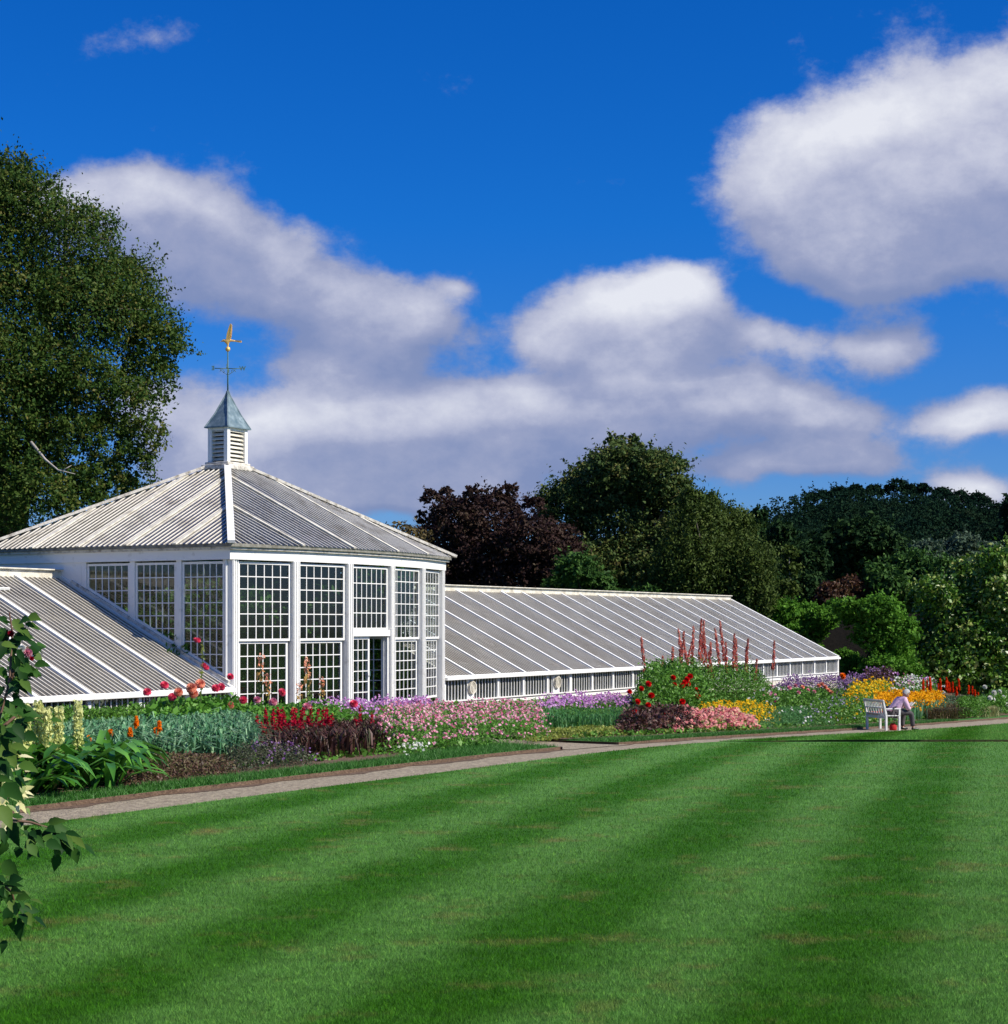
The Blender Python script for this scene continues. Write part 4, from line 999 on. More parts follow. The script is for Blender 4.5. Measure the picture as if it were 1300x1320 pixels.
# --- tall brick-red spikes
q = Patch('tall_lobelia', 'tall stand of brick red flower spires rising above the wing eaves', 'plant', 828, 992, 20.6, 23.2, 850)
q.foliage(15000, .10, 'g_mid', aspect=.35)
spikes(q, 'tupa', [(872,814),(864,834),(870,828),(885,811),(889,808),(892,822),(900,798),(904,800),(916,814),(912,828),(934,810),(941,800),(945,817),(950,824),(959,824),(964,834),(995,826),(925,840),(938,828),(837,822),(858,846),(972,850)], 22.0, wid=1.2, tilt=.085)
# --- pink stonecrop dome
q = Patch('stonecrop', 'low dome of dusty pink stonecrop heads at the verge', 'plant', 850, 970, 15.95, 18.3, 915, edge=.5, vt=.6)
q.foliage(7000, .07, 'g_lime', aspect=.6, hi=.9); q.blossom(330, .075, 'sedum', cl=8, sp=.06, lo=.93, hi=1.03)
# --- yellow coneflowers
q = Patch('yellow_coneflower', 'rounded bush of small golden yellow flowers between stonecrop and green cushion', 'plant', 892, 1002, 17.0, 20.2, 902, edge=.5)
q.foliage(11000, .05, 'g_mid', aspect=.35); q.blossom(1000, .055, 'yellow', lo=.72, hi=1.06)
q = Patch('fern_cushion', 'soft bright green feathery cushion with a few white daisies', 'plant', 984, 1074, 16.1, 19.4, 908, edge=.5)
q.foliage(16000, .05, 'g_fern', aspect=.25); q.blossom(40, .07, 'white_p', lo=.9, hi=1.05)
q = Patch('cosmos', 'green clump with white and pink flowers right behind the yellow coneflowers', 'plant', 955, 1045, 20.2, 22.2, 885)
q.foliage(8000, .08, 'g_mid', aspect=.4); q.blossom(30, .10, 'white_p'); q.blossom(24, .10, 'pink', name='pink_blossom')
q = Patch('purple_verbena', 'airy purple verbena before the far end of the wing', 'plant', 1000, 1140, 21.0, 24.0, 872)
q.foliage(7000, .07, 'sage', aspect=.3); q.blossom(260, .06, 'purple', cl=6, sp=.12, lo=.85, hi=1.12); q.blossom(60, .05, 'lilac_grey', cl=5, sp=.12, name='pale_blossom')
q = Patch('salmon_dahlia', 'dahlias with salmon and pink blooms in front of the purple verbena', 'plant', 1006, 1080, 19.0, 21.0, 886)
q.foliage(7000, .09, 'g_mid', aspect=.5)
blooms(q, 'salmon', [(1060,882),(1064,886),(1068,890),(1056,884),(1072,893),(1035,886)], 19.6, .17); blooms(q, 'pink', [(1018,887),(1026,884),(1042,890),(1050,892),(1030,893)], 19.6, .15)
q = Patch('aster', 'dark green aster clump dotted with lavender flowers left of the bench', 'plant', 1044, 1120, 16.4, 19.4, 898)
q.foliage(13000, .07, 'g_mid', aspect=.4); q.blossom(150, .06, 'lilac_grey', lo=.7, hi=1.05)
q = Patch('orange_dahlia', 'single large orange flower standing at the wing end', 'flower', 1076, 1098, 21.2, 21.8, 885); q.foliage(700, .09, 'g_mid'); blooms(q, 'orange', [(1086,872)], 21.4, .30)
# --- yellow sneezeweed behind the bench
q = Patch('yellow_sneezeweed', 'tall bank of yellow flowers at the back of the border behind the bench', 'plant', 1092, 1156, 18.7, 20.8, 876)
q.foliage(9000, .07, 'g_bright', aspect=.35); q.blossom(760, .085, 'yellow', lo=.6, hi=1.06)
q = Patch('yellow_daisy', 'sloping sweep of golden daisies on blue green stems behind the seated man', 'plant', 1128, 1216, 16.75, 18.6, 894, edge=.12)
q.strands(2600, q.h*.8, .04, 'g_blue', lean=.15); q.foliage(5000, .07, 'g_mid', hi=.7, name='lower_foliage'); q.blossom(1500, .085, 'gold_p', lo=.86, hi=1.08)
q = Patch('yellow_daisy', 'loose golden daisies directly above the left end of the bench', 'plant', 1084, 1146, 16.8, 18.6, 900)
q.foliage(12000, .08, 'g_bright', aspect=.4); q.blossom(250, .08, 'yellow', lo=.5, hi=1.05)
q = Patch('smoke_bush', 'dusky purple leaved bush behind the yellow flowers', 'shrub', 1112, 1156, 21.0, 22.6, 860); q.foliage(9000, .09, 'maroon', aspect=.5); q.blossom(60, .07, 'purple', cl=4)
q = Patch('white_phlox', 'tall white and pale pink phlox left of the red pokers', 'plant', 1150, 1212, 18.7, 20.6, 872)
q.foliage(10000, .08, 'g_mid', aspect=.4); q.blossom(60, .08, 'white_p', cl=4, sp=.1, lo=.75, hi=1.08); q.blossom(22, .07, 'mauve', cl=5, name='mauve_blossom'); q.blossom(34, .07, 'pink', cl=3, lo=.6, name='pink_blossom')
q = Patch('red_hot_poker', 'group of tall scarlet pokers in front of the glossy magnolia', 'plant', 1186, 1268, 17.6, 19.2, 895)
q.strands(4200, q.h*.9, .05, 'g_blue', lean=.5); q.foliage(6000, .09, 'sage', name='lower_foliage')
spikes(q, 'redpoker', [(1191,876),(1200,876),(1203,874),(1197,878),(1213,876),(1218,874),(1221,878),(1226,880),(1230,880),(1234,886),(1238,876),(1248,884),(1253,885),(1258,890),(1261,893),(1223,882),(1210,882)], 18.3, wid=.7)
q = Patch('bronze_grass', 'mound of bronze brown grass at the verge right of the man', 'plant', 1200, 1246, 16.4, 17.4, 903, edge=.5); q.strands(4200, q.h*.85, .02, 'brown', lean=.7); q.foliage(6000, .05, 'brown', name='lower_foliage')
q = Patch('leafy_perennial', 'upright leafy green clump at the verge below the pokers', 'plant', 1236, 1272, 16.3, 17.3, 896); q.foliage(6000, .10, 'g_mid', aspect=.35)
q = Patch('feather_grass', 'small tuft of pale straw coloured grass at the verge', 'plant', 1262, 1285, 16.4, 17.1, 915); q.strands(1500, .5, .02, 'straw', lean=.6)
q = Patch('white_rose', 'green rose bush with large creamy white blooms at the right edge', 'shrub', 1268, 1350, 16.8, 18.0, 888)
q.foliage(12000, .10, 'g_mid', aspect=.6); blooms(q, 'white_p', [(1282,893),(1289,892),(1277,900),(1294,899),(1297,908),(1270,886),(1281,902)], 17.0, .22)
q = Patch('border_shrub', 'green shrub beyond the right edge of the flower border', 'shrub', 1350, 1460, 16.5, 17.6, 888); q.foliage(9000, .12, 'g_mid', aspect=.6)
q = Patch('border_shrub', 'mixed green planting at the left end of the flower border', 'shrub', -190, 40, 15.3, 20.5, 925); q.foliage(14000, .08, 'g_mid', aspect=.5)
# --- low ground cover between the clumps
m = 60000; s_ = RNG.uniform(2, 72, m); n_ = RNG.uniform(15.6, 24.6, m); c_ = 28.4+.35*(n_-14); ok = ~((s_ > c_-.1) & (s_ < c_+2.9)); s_, n_ = s_[ok], n_[ok]
ok = n_ > up_n(s_)+.95; s_, n_ = s_[ok], n_[ok]
x_, y_, _ = P(s_, n_); C = np.stack([x_, y_, gz(s_, n_)+.03+RNG.random(len(s_))*(.10+.14*np.clip((n_-18)/5,0,1))], 1)
o = leaves('ground_cover', C, .10, M['g_mid'], None, (0,0,0), np.tile([0.,-.3,.9], (len(C),1)), .4); tag(o, 'low green leaves filling the soil between the border plants', 'ground cover', kind='stuff')
# a few along the foot of the wing walls
for (lb, a0, a1, y) in (('low green plants along the foot of the left wing wall', -40, 190, 912), ('green climbers and stems against the foot of the right wing wall', 690, 1080, 905)):
    q = Patch('wall_plant', lb, 'plant', a0, a1, 22.6, 24.6, y if a0 < 0 else 893, edge=.1); q.foliage(9000, .08, 'g_mid', aspect=.4)
# bamboo canes by the bow window
for k, (px, y0) in enumerate([(434,820),(577,822)]):
    c0 = P(s_at(px, 23.2), 23.2); 
# ------------------------------------------------------------------ trees and shrubs
M['t_beech'] = leafmat('beech_leaf', [(.014,.044,.009),(.036,.082,.014),(.075,.12,.020),(.14,.12,.03)], .25, .6, .12)
M['t_mid'] = leafmat('mid_tree_leaf', [(.018,.044,.014),(.048,.088,.024),(.10,.14,.034),(.17,.14,.05)], .2, .6, .1)
M['t_copper'] = leafmat('copper_beech_leaf', [(.010,.008,.009),(.030,.015,.015),(.052,.028,.022),(.07,.055,.03)], .15, .6, .1)
M['t_green'] = leafmat('yew_leaf', [(.018,.055,.012),(.045,.11,.022),(.09,.18,.035)], .2, .6, .1)
M['t_olive'] = leafmat('drooping_leaf', [(.022,.045,.010),(.055,.09,.016),(.10,.135,.028)], .2, .6, .1)
M['t_dark'] = leafmat('dark_evergreen_leaf', [(.008,.026,.010),(.020,.050,.016),(.04,.08,.022)], .15, .7, .05)
M['t_wood'] = leafmat('wood_leaf', [(.005,.016,.012),(.009,.026,.017),(.015,.036,.018),(.024,.034,.020)], .1, .8, .0)
M['t_magnolia'] = leafmat('magnolia_leaf', [(.018,.055,.006),(.055,.145,.012),(.12,.24,.025),(.42,.42,.14)], .2, .4, .4)
M['t_climber'] = leafmat('climber_leaf', [(.03,.10,.010),(.085,.22,.020),(.16,.34,.045)], .35, .6, .1)
M['t_silver'] = leafmat('silver_leaf', [(.05,.09,.06),(.12,.17,.11)], .2, .7, .05)
M['t_rust'] = leafmat('rust_leaf', [(.03,.02,.01),(.10,.04,.02),(.06,.06,.02)], .2)
def L(D, *l, dj=2.0):
    out = []
    for (px, py, r) in l:
        d = D+random.uniform(-dj, dj); c = at(px, py, d); out.append((c.x, c.y, c.z, r*D/F))
    return out
def gp(px, D): x = (px-CX)/F*D; s, n = SN(x, D); return Vector((x, D, float(gz(np.clip(s,-60,160), np.clip(n,-60,120)))-.05))
tree('beech_tree', 'huge dark green beech towering over the left side of the glasshouse', 'tree', gp(-40, 64),
     L(63, (-60,300,120),(25,262,62),(90,310,68),(150,370,62),(175,420,58),(110,400,80),(20,400,100),(-80,480,130),(190,485,42),(160,520,48),(205,440,38),(130,560,42),(165,600,38),(50,640,60),(-40,600,90),(100,640,42),(20,520,60),(60,470,60),(185,560,30),(0,230,45),(-120,380,120),(130,620,36),(-20,660,70),(-160,560,110),(170,635,26),(70,520,50),(100,560,40),(30,570,50),(110,490,46),(60,600,40)),
     250000, .125, M['t_beech'], M['bark'], .5, cl=22, spread=.25, inner=.35, flat=.85, droop=.5, limbs=9)
t = bpy.data.objects['beech_tree']
mb = MB(); a = at(40,570,60.5); mb.tube([a, at(58,592,60.2), at(75,606,60), at(97,611,60)], [.06,.045,.03,.01], 6); mb.tube([at(80,607,60), at(92,600,60)], [.03,.01], 5); mb.build('bare_branch', M['palebark'], t, t.location, True)
tree('copper_beech', 'dark purple copper beech directly behind the right wing', 'tree', gp(640, 92),
     L(91, (590,668,36),(640,662,36),(572,700,40),(622,715,50),(680,700,45),(706,735,45),(556,642,13),(575,636,9),(612,636,13),(655,632,12),(545,668,10),(690,650,14),(722,715,32),(600,750,50),(660,760,55),(570,745,40),(720,765,36),(715,700,30),(738,735,24)),
     66000, .19, M['t_copper'], M['bark'], .5, cl=16, spread=.26, inner=.4)
tree('broadleaf_tree', 'tallest round green tree with bronze tints behind the right wing', 'tree', gp(800, 98),
     L(97, (800,608,44),(768,622,38),(842,615,42),(733,655,42),(790,670,60),(858,665,46),(760,735,50),(830,735,62),(868,640,28),(735,628,14),(812,572,14),(790,568,10),(870,600,12),(705,668,14),(880,700,40)),
     100000, .185, M['t_mid'], M['bark'], .55, cl=18, spread=.24, inner=.45)
tree('drooping_tree', 'olive green drooping tree right of the tallest tree', 'tree', gp(920, 88),
     L(87, (905,672,36),(945,680,28),(890,725,46),(938,735,46),(892,645,16),(968,725,32),(915,650,14),(950,765,40),(900,770,40),(850,775,36),(975,770,24)),
     80000, .18, M['t_olive'], M['bark'], .22, cl=16, spread=.3, inner=.4, flat=1.1, droop=1.4, aspect=.4)
tree('yew_tree', 'bright green bush low behind the ridge between copper beech and tall tree', 'tree', gp(745, 84), L(84, (742,735,26),(768,760,26),(728,765,26),(810,772,16),(838,768,14)), 14000, .2, M['t_green'], M['bark'], .2)
tree('sparse_tree', 'small thin tree with yellowing leaves above the bow roof end', 'tree', gp(515, 80), L(80, (498,688,16),(520,690,20),(540,700,20),(510,720,28),(545,730,28)), 1900, .2, leafmat('yellowing_leaf', [(.08,.06,.02),(.16,.12,.04)]), M['bark'], .14, cl=6, spread=.5, inner=.2)
for (lb, px, D_, ls) in (('dark pointed conifer left of the wooded hill', 975, 118, [(975,672,14),(972,700,24),(978,735,34),(975,780,40)]),
                       ('dark fir behind the wing end with drooping tiers', 1005, 112, [(1008,690,16),(1010,720,26),(1015,760,36)])):
    tree('conifer', lb, 'tree', gp(px, D_), L(D_, *ls, dj=1), 14000, .28, M['t_dark'], M['bark'], .3, group='dark conifers behind the wing', flat=1.2, droop=.8)
tree('poplar_sapling', 'slim pale trunked sapling above the climber covered wall', 'tree', gp(1020, 92), L(92, (1018,712,10),(1020,735,12),(1016,760,14)), 1800, .2, M['t_olive'], M['palebark'], .13, cl=8, spread=.5)
BS = [('rhododendron', 'big dark green rounded evergreen at the foot of the hill', 108, [(1075,715,36),(1118,700,34),(1150,728,38),(1060,752,36),(1110,750,40),(1090,690,22)], 'g_dk', 26000, .30),
      ('laurel', 'deep green shrubbery filling the gap above the wing end', 100, [(975,770,36),(1000,760,30),(1035,765,32),(1040,725,26),(1060,775,26)], 'dark', 22000, .24),
      ('silver_shrub', 'silvery leaved shrub below the hill at the right', 104, [(1195,712,18),(1240,704,20),(1268,712,18),(1220,725,22),(1290,722,18)], 'silver', 9000, .22),
      ('holly_bush', 'mid green bush between the silver shrub and the rusty bush', 98, [(1175,740,34),(1215,745,30),(1150,760,26),(1195,770,34),(1135,745,22)], 'green', 20000, .24),
      ('rusty_shrub', 'rust brown shrub above the climber covered wall', 97, [(1075,770,22),(1098,760,20),(1110,780,20),(1060,790,18)], 'rust', 9000, .2),
      ('ivy_climber', 'bright green climber spilling over the wall beside the wing end', 87, [(985,792,16),(1010,790,20),(1035,795,22),(1045,815,18),(1000,805,16),(970,785,12),(1052,840,12),(1088,855,20),(1075,870,18),(1060,800,20),(1020,815,16),(1075,790,16)], 'climber', 22000, .17),
      ('vine_hedge', 'dense green vine hedge between the dark gap and the magnolia', 83.5, [(1105,795,22),(1135,790,26),(1150,815,30),(1120,820,20),(1150,850,30),(1165,870,24),(1135,865,24),(1120,885,22),(1092,785,18),(1100,865,18),(1085,880,14)], 'climber', 30000, .17)]
MK = {'g_dk': M['t_dark'], 'dark': M['t_dark'], 'silver': M['t_silver'], 'green': M['t_green'], 'rust': M['t_rust'], 'climber': M['t_climber']}
for (nm, lb, D_, ls, mk, n_, sz) in BS:
    tree(nm, lb, 'shrub', gp(ls[0][0], D_), L(D_, *ls, dj=1.2), n_, sz, MK[mk], M['bark'], .12, cl=12, spread=.25, inner=.5, limbs=5)
tree('magnolia', 'large glossy leaved evergreen magnolia at the right edge', 'tree', gp(1245, 88),
     L(87, (1190,832,38),(1238,780,50),(1298,770,52),(1218,858,38),(1278,850,50),(1250,738,24),(1204,765,28),(1335,740,60),(1180,870,26),(1320,870,60),(1240,820,46),(1280,725,22),(1300,890,40),(1240,885,34)),
     60000, .22, M['t_magnolia'], M['bark'], .25, cl=10, spread=.3, inner=.5, under=.9)
tree('oak_tree', 'dark tree cut by the right edge below the hill top', 'tree', gp(1320, 170), L(170, (1312,662,22),(1330,690,34),(1300,720,26)), 9000, .5, M['t_wood'], M['bark'], .4)
# garden wall behind the climbers
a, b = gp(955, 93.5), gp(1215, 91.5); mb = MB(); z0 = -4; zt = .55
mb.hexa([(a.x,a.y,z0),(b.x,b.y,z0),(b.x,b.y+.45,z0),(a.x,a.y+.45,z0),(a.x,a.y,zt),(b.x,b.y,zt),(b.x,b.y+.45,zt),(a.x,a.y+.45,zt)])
o = mb.build('garden_wall', M['brick'], None); tag(o, 'old brick wall behind the green climbers, shade painted into its colour', 'wall')
# hill with its wood
hx = [(800,720),(900,690),(960,672),(1010,662),(1050,643),(1100,636),(1160,636),(1210,642),(1260,650),(1310,652),(1400,640),(1600,650),(1800,700)]
def hilltop(px): return np.interp(px, [h[0] for h in hx], [h[1] for h in hx])
def hill_z(px, t):                              # t 0 foot (D 130) .. 1 crest (D 270)
    zc = (HY-hilltop(px))*270/F-6.6
    return -3+(zc+3)*np.sin(np.clip(t,0,1)*np.pi/2)**1.1
def f_hill(a, b):
    px = 760+a*1100; D = 130+b*260; t = (D-130)/140; x = (px-CX)/F*D
    z = np.where(t <= 1, hill_z(px, t), hill_z(px, 1)-np.maximum(0, t-1)*8)
    return x, D, z
grid('hill', f_hill, 80, 40, surf('hill_ground', (.015,.035,.012), (.03,.05,.015), scale=.2))
Cs = []; Os = []; Vs = []; SZ = []
for i in range(560):
    px = RNG.uniform(850, 1500); t = RNG.random()**.7; D = 132+t*136; x = (px-CX)/F*D; z = float(hill_z(px, t)); r = RNG.uniform(2.4, 4.6)*(.7+.3*t)
    lob = [(x+RNG.normal()*r*.4, D+RNG.normal()*r*.4, z+r*(.5+.35*k), r*(.75-.12*k)) for k in range(3)]
    C, out, v = crown_points(lob, 800, 12, .22, .7, .8, 0, .1); Cs.append(C); Os.append(out); Vs.append(np.clip(v*.5+RNG.random()*.5, 0, 1)); SZ.append(np.full(len(C), .25+.05*t))
o = leaves('hillside_wood', np.concatenate(Cs), np.concatenate(SZ), M['t_wood'], None, (0,0,0), np.concatenate(Os), .45, np.concatenate(Vs), .7)
tag(o, 'dense dark wood covering the hill on the right', 'wood', kind='stuff')
desc = ['leftmost small crown on the hill skyline', 'second small crown from the left on the skyline', 'flat topped crown on the left slope of the skyline', 'low crown left of the skyline hump', 'rounded crown on the left of the hump', 'largest spreading crown on top of the hill', 'crown just right of the largest one', 'small tree with a bare trunk right of the hilltop gap', 'broad low crown right of the hilltop', 'flattened crown on the right skyline', 'rightmost dark skyline crown']
for lb, (px, py, r) in zip(desc, [(1046,641,8),(1062,638,9),(1082,634,11),(1103,631,11),(1126,632,12),(1158,627,15),(1176,632,10),(1190,629,9),(1214,637,13),(1238,641,13),(1262,643,13)]):
    b = Vector(((px-CX)/F*268, 268, float(hill_z(px, 1))-1)); r2 = r*.8
    tree('hilltop_tree', lb, 'tree', b, L(268, (px-r*.6,py+r*.3,r2*.8),(px+r*.6,py+r*.3,r2*.8),(px,py-r*.1,r2), dj=1), 2600, .34, M['t_wood'], M['bark'], .3, cl=10, flat=.6, group='trees along the hilltop skyline', limbs=3)
# plants inside the glasshouse centre
for (lb, s, n, h, r) in (('leafy green plant seen through the first bow window', 35.0, 26.2, 2.3, .75), ('tall green plant inside behind the second bow window', 36.9, 27.2, 2.9, .8), ('green plant inside right of the open door', 40.3, 26.3, 2.0, .7),
                        ('palm like foliage inside the middle of the pavilion', 38.6, 29.8, 3.1, 1.0), ('climbing foliage inside the shaded side windows', 34.2, 28.0, 2.9, .7), ('bushy plant inside at the back of the pavilion', 35.4, 30.8, 2.7, 1.1), ('tall shrub inside behind the last bow windows', 41.6, 28.6, 3.3, 1.1),('climber filling the corner inside the far bow window', 41.9, 26.6, 3.2, .8),('climber inside against the far side wall', 41.9, 30.8, 3.4, 1.1), ('rose stems inside at the shaded corner', 34.0, 26.4, 1.9, .6)):
    p = P(s, n, FL); lob = [(p[0]+RNG.normal()*r*.3, p[1]+RNG.normal()*r*.3, FL+h*k, r*(.6+.4*(1-abs(k-.6)))) for k in (.25,.5,.72,.9)]
    if s > 41: lob += [(p[0],p[1],1.1,.75),(p[0],p[1],.5,.8)]
    tree('indoor_plant', lb, 'plant', p, lob, 4500 if s < 41 else 9000, .13 if s < 41 else .17, M['g_mid'], M['bark'], .04, cl=8, spread=.35, group='plants growing inside the pavilion', limbs=4)
# ------------------------------------------------------------------ foreground shrub at the left edge
M['f_leaf'] = leafmat('foreground_leaf', [(.008,.038,.008),(.018,.070,.012),(.045,.12,.018),(.10,.17,.03)], .3, .55, .12)
M['f_cream'] = leafmat('variegated_leaf', [(.10,.22,.05),(.55,.52,.22),(.75,.70,.40)], .3)
base = Vector(gp(-150, 4.6)); fs = empty('foreground_shrub', base, 0, 'large leaved shrub close by at the left edge with small pink flowers', 'shrub')
def big_leaf(c, d, nrm, L_, w):                 # lobed leaf of several faces, folded on its midrib
    d = d.normalized(); nrm = (nrm-d*nrm.dot(d)).normalized(); b = nrm.cross(d)
    prof = [(0,.05),(.08,.30),(.16,.42),(.26,.40),(.33,.50),(.42,.44),(.52,.42),(.58,.33),(.68,.27),(.76,.22),(.86,.12),(1,.0)]
    V = []; 
    for (t, wd) in prof:
        p = c+d*L_*t-nrm*L_*.22*t*t; V += [p-b*w*wd+nrm*w*.12*wd*2, p, p+b*w*wd+nrm*w*.12*wd*2]
    Fs = []
    for j in range(len(prof)-1): Fs += [(3*j,3*j+1,3*j+4,3*j+3),(3*j+1,3*j+2,3*j+5,3*j+4)]
    return V, Fs
def leafset(name, items, mat, parent, off):
    V = []; Fs = []; vv = []
    for (c, d, nrm, L_, w) in items:
        a, f = big_leaf(c, d, nrm, L_, w); b = len(V); V += [tuple(x) for x in a]; Fs += [tuple(i+b for i in q_) for q_ in f]; vv += [random.random()]*len(f)
    return npmesh(name, V, Fs, mat, parent, off, vv, smooth_=True)
D0 = 4.6; stems = [[(-120,1100),(-60,1010),(-25,930),(-8,870),(2,820)], [(-120,1180),(-60,1090),(-20,1030),(0,980)], [(-120,1150),(-60,1060),(-10,960),(12,880),(16,815),(12,790)], [(-120,1150),(-70,1100),(-10,1055),(40,1060),(70,1070),(92,1078)], [(-120,1150),(-60,1120),(-10,1130),(15,1150),(22,1180)], [(12,880),(22,850),(36,835)], [(-40,1020),(0,940),(30,915),(44,930)]]
mb = MB(); items = []; 
for k, st in enumerate(stems):
    dd = D0+(.1,.2,-.15,.1,-.3,0,.15)[k]; pts = [at(x, y, dd+.04*i) for i, (x, y) in enumerate(st)]
    mb.tube(pts, [.006-.0008*i for i in range(len(pts))], 6)
    for i in range(len(pts)-1):
        for j in range(17 if k < 5 else 6):
            t = (j+random.random())/(17 if k < 5 else 6); c = pts[i].lerp(pts[i+1], t)
            if c.x/c.y*F+CX < -60: continue
            d = Vector((random.uniform(-.6,1.0), random.uniform(-.8,.5), random.uniform(-1.0,.25))); nrm = Vector((random.uniform(-.3,.7), random.uniform(-1,-.1), random.uniform(.2,1)))
            c2 = c+d.normalized()*random.uniform(.0,.07); items.append((c2, d, nrm, random.uniform(.030,.058), random.uniform(.018,.034)))
for (px, py, dx, dz, L_) in [(20,915,.9,-.15,.12),(2,905,.6,-.5,.10),(12,870,.3,-1,.10),(30,862,.8,-.3,.09),(8,940,.8,-.5,.12),(2,960,.6,-.7,.13),(25,985,.9,-.2,.10),(-10,980,.8,-.4,.13),(5,1010,.7,-.5,.13),(0,1040,.6,-.8,.12),(15,1060,.3,-1,.12),(28,818,.9,-.2,.06),(2,830,.8,-.1,.07),(0,840,.9,.1,.08),(0,795,.6,-.4,.06),(35,1090,.7,-.6,.08),(60,1085,.9,-.4,.08),(5,1110,.6,-.7,.11),(0,1140,.6,-.6,.10),(8,1170,.2,-1,.09)]:
    items.append((at(px, py, D0+random.uniform(-.2,.2)), Vector((dx, random.uniform(-.4,.2), dz)), Vector((random.uniform(-.4,.6),-.7,random.uniform(.1,.9))), L_*.58, L_*.38))
mb.build('stem', M['brownstem'], fs, base, True); leafset('foliage', items, M['f_leaf'], fs, base)
for (px, py, mk, sz) in [(14,817,'crimson',.018),(36,842,'pink',.026),(28,838,'white_p',.026),(41,849,'crimson',.013)]:
    o = bpy.data.objects.new('bloom', shared('ball_'+mk, lambda mk=mk: petal_ball(mk))); COL.objects.link(o); o.parent = fs; o.location = at(px, py, D0)-base; o.scale = (sz,)*3; o.rotation_euler = (R(70),0,0)
vb = gp(-60, 12.0); vs = empty('variegated_shrub', vb, 0, 'shrub with cream edged leaves at the left edge by the path', 'shrub')
items = []
for k in range(70):
    c = at(random.gauss(5,17), random.gauss(1015,24), 12+random.uniform(-.4,.4)); items.append((c, Vector((random.uniform(-.3,1),random.uniform(-.6,.3),random.uniform(-.8,.4))), Vector((.3,-.5,.8)), random.uniform(.06,.11), random.uniform(.035,.06)))
leafset('foliage', items, M['f_cream'], vs, vb); mb = MB(); mb.tube([vb, at(-30,1060,12), at(5,1020,12)], [.03,.02,.01], 6); mb.tube([at(-30,1060,12), at(20,1000,12.1)], [.015,.006], 6); mb.build('stem', M['bark'], vs, vb, True)
# ------------------------------------------------------------------ bench
M['benchpaint'] = surf('bench_white_paint', (.80,.80,.78), (.62,.61,.58), scale=8, rough=.45, bump=.002)
BD = 50.0
bc = G(1131, 943.0); 
xb = (1130.5-CX)/F*BD; s, n = SN(xb, BD); zb = (HY-942.6)/F*BD
gzb = float(gz(s, n))-.045; print('bench ground', gzb, 'wanted', zb, 's,n', s, n)
zb = gzb
FA = math.atan2(.30, .954); FD = Vector((math.cos(FA), math.sin(FA), 0)); LD = Vector((-math.sin(FA), math.cos(FA), 0))
bo = Vector((xb, BD, zb))+FD*.24
bench = empty('garden_bench', bo, FA, 'white slatted wooden garden bench seen from behind at the path edge', 'bench')
def BB(mb, nm, par=None, m='benchpaint'): return mb.build(nm, M[m], par or bench, bevel=.006)
hl = .56; sh_ = .43; bh = .84; tilt = .10
bx = lambda z: -.24-max(0, z-sh_)*tilt/.43
for sy in (-1, 1):
    y = sy*(hl-.03)
    mb = MB(); mb.hexa([(bx(0)-.03,y-.03,0),(bx(0)+.03,y-.03,0),(bx(0)+.03,y+.03,0),(bx(0)-.03,y+.03,0)]+[(bx(sh_)+d,y+e,sh_) for d,e in ((-.03,-.03),(.03,-.03),(.03,.03),(-.03,.03))]); 
    mb.hexa([(bx(sh_)+d,y+e,sh_+.001) for d,e in ((-.03,-.03),(.03,-.03),(.03,.03),(-.03,.03))]+[(bx(bh)+d,y+e,bh) for d,e in ((-.025,-.03),(.025,-.03),(.025,.03),(-.025,.03))]); BB(mb, 'bench_leg')
    mb = MB(); mb.box(.14,.20,y-.03,y+.03,0,.60); BB(mb, 'bench_leg')
    mb = MB(); mb.box(-.27,.21,y-.035,y+.035,.602,.63); BB(mb, 'armrest')
mb = MB()
for k in range(4): mb.box(-.20+k*.105,-.115+k*.105,-hl+.0,hl,.41,.435)
BB(mb, 'seat')
mb = MB(); mb.box(.155,.185,-hl+.06,hl-.06,.34,.408); mb.box(-.255,-.225,-hl+.06,hl-.06,.34,.408); BB(mb, 'seat_rail')
bk = MB()
for (za_, zb_) in ((.80,.865),(.62,.655),(.45,.49)): bk.hexa([(bx(za_)-.02,-hl-.0,za_),(bx(za_)+.02,-hl,za_),(bx(za_)+.02,hl,za_),(bx(za_)-.02,hl,za_),(bx(zb_)-.02,-hl,zb_),(bx(zb_)+.02,-hl,zb_),(bx(zb_)+.02,hl,zb_),(bx(zb_)-.02,hl,zb_)])
def sl(y, w, za_, zb_): bk.hexa([(bx(za_)-.008,y-w/2,za_),(bx(za_)+.008,y-w/2,za_),(bx(za_)+.008,y+w/2,za_),(bx(za_)-.008,y+w/2,za_),(bx(zb_)-.008,y-w/2,zb_),(bx(zb_)+.008,y-w/2,zb_),(bx(zb_)+.008,y+w/2,zb_),(bx(zb_)-.008,y+w/2,zb_)])
for k in range(12): sl(-hl+.1+k*(2*hl-.2)/11, .045, .65, .805)
for k in range(7): sl(-hl+.13+k*(2*hl-.26)/6, .075, .485, .625)
BB(bk, 'backrest')
M['redcloth'] = surf('red_cloth', (.38,.01,.012), (.5,.02,.02), scale=20, rough=.8)
cu = MB(); cu.box(-.24,.18,.0,hl-.02,.437,.50); o = cu.build('seat_cushion', M['redcloth'], None, bevel=.03)
o.location = bo; o.rotation_euler = (0,0,FA); tag(o, 'red cushion lying on the far half of the white bench', 'cushion')
cu = MB()
for i in range(7):
    pass
cu.lathe([(.0,.0),(.13,.0),(.15,.05),(.145,.16),(.11,.24),(.06,.27),(.0,.275)], seg=16); o = cu.build('shopping_bag', M['redcloth'], None, smooth_=True); o.scale = (.7,.5,.75)
pb = bo+FD*.12-LD*.28; o.location = (pb.x, pb.y, zb); tag(o, 'red bag on the ground under the front of the bench', 'bag')
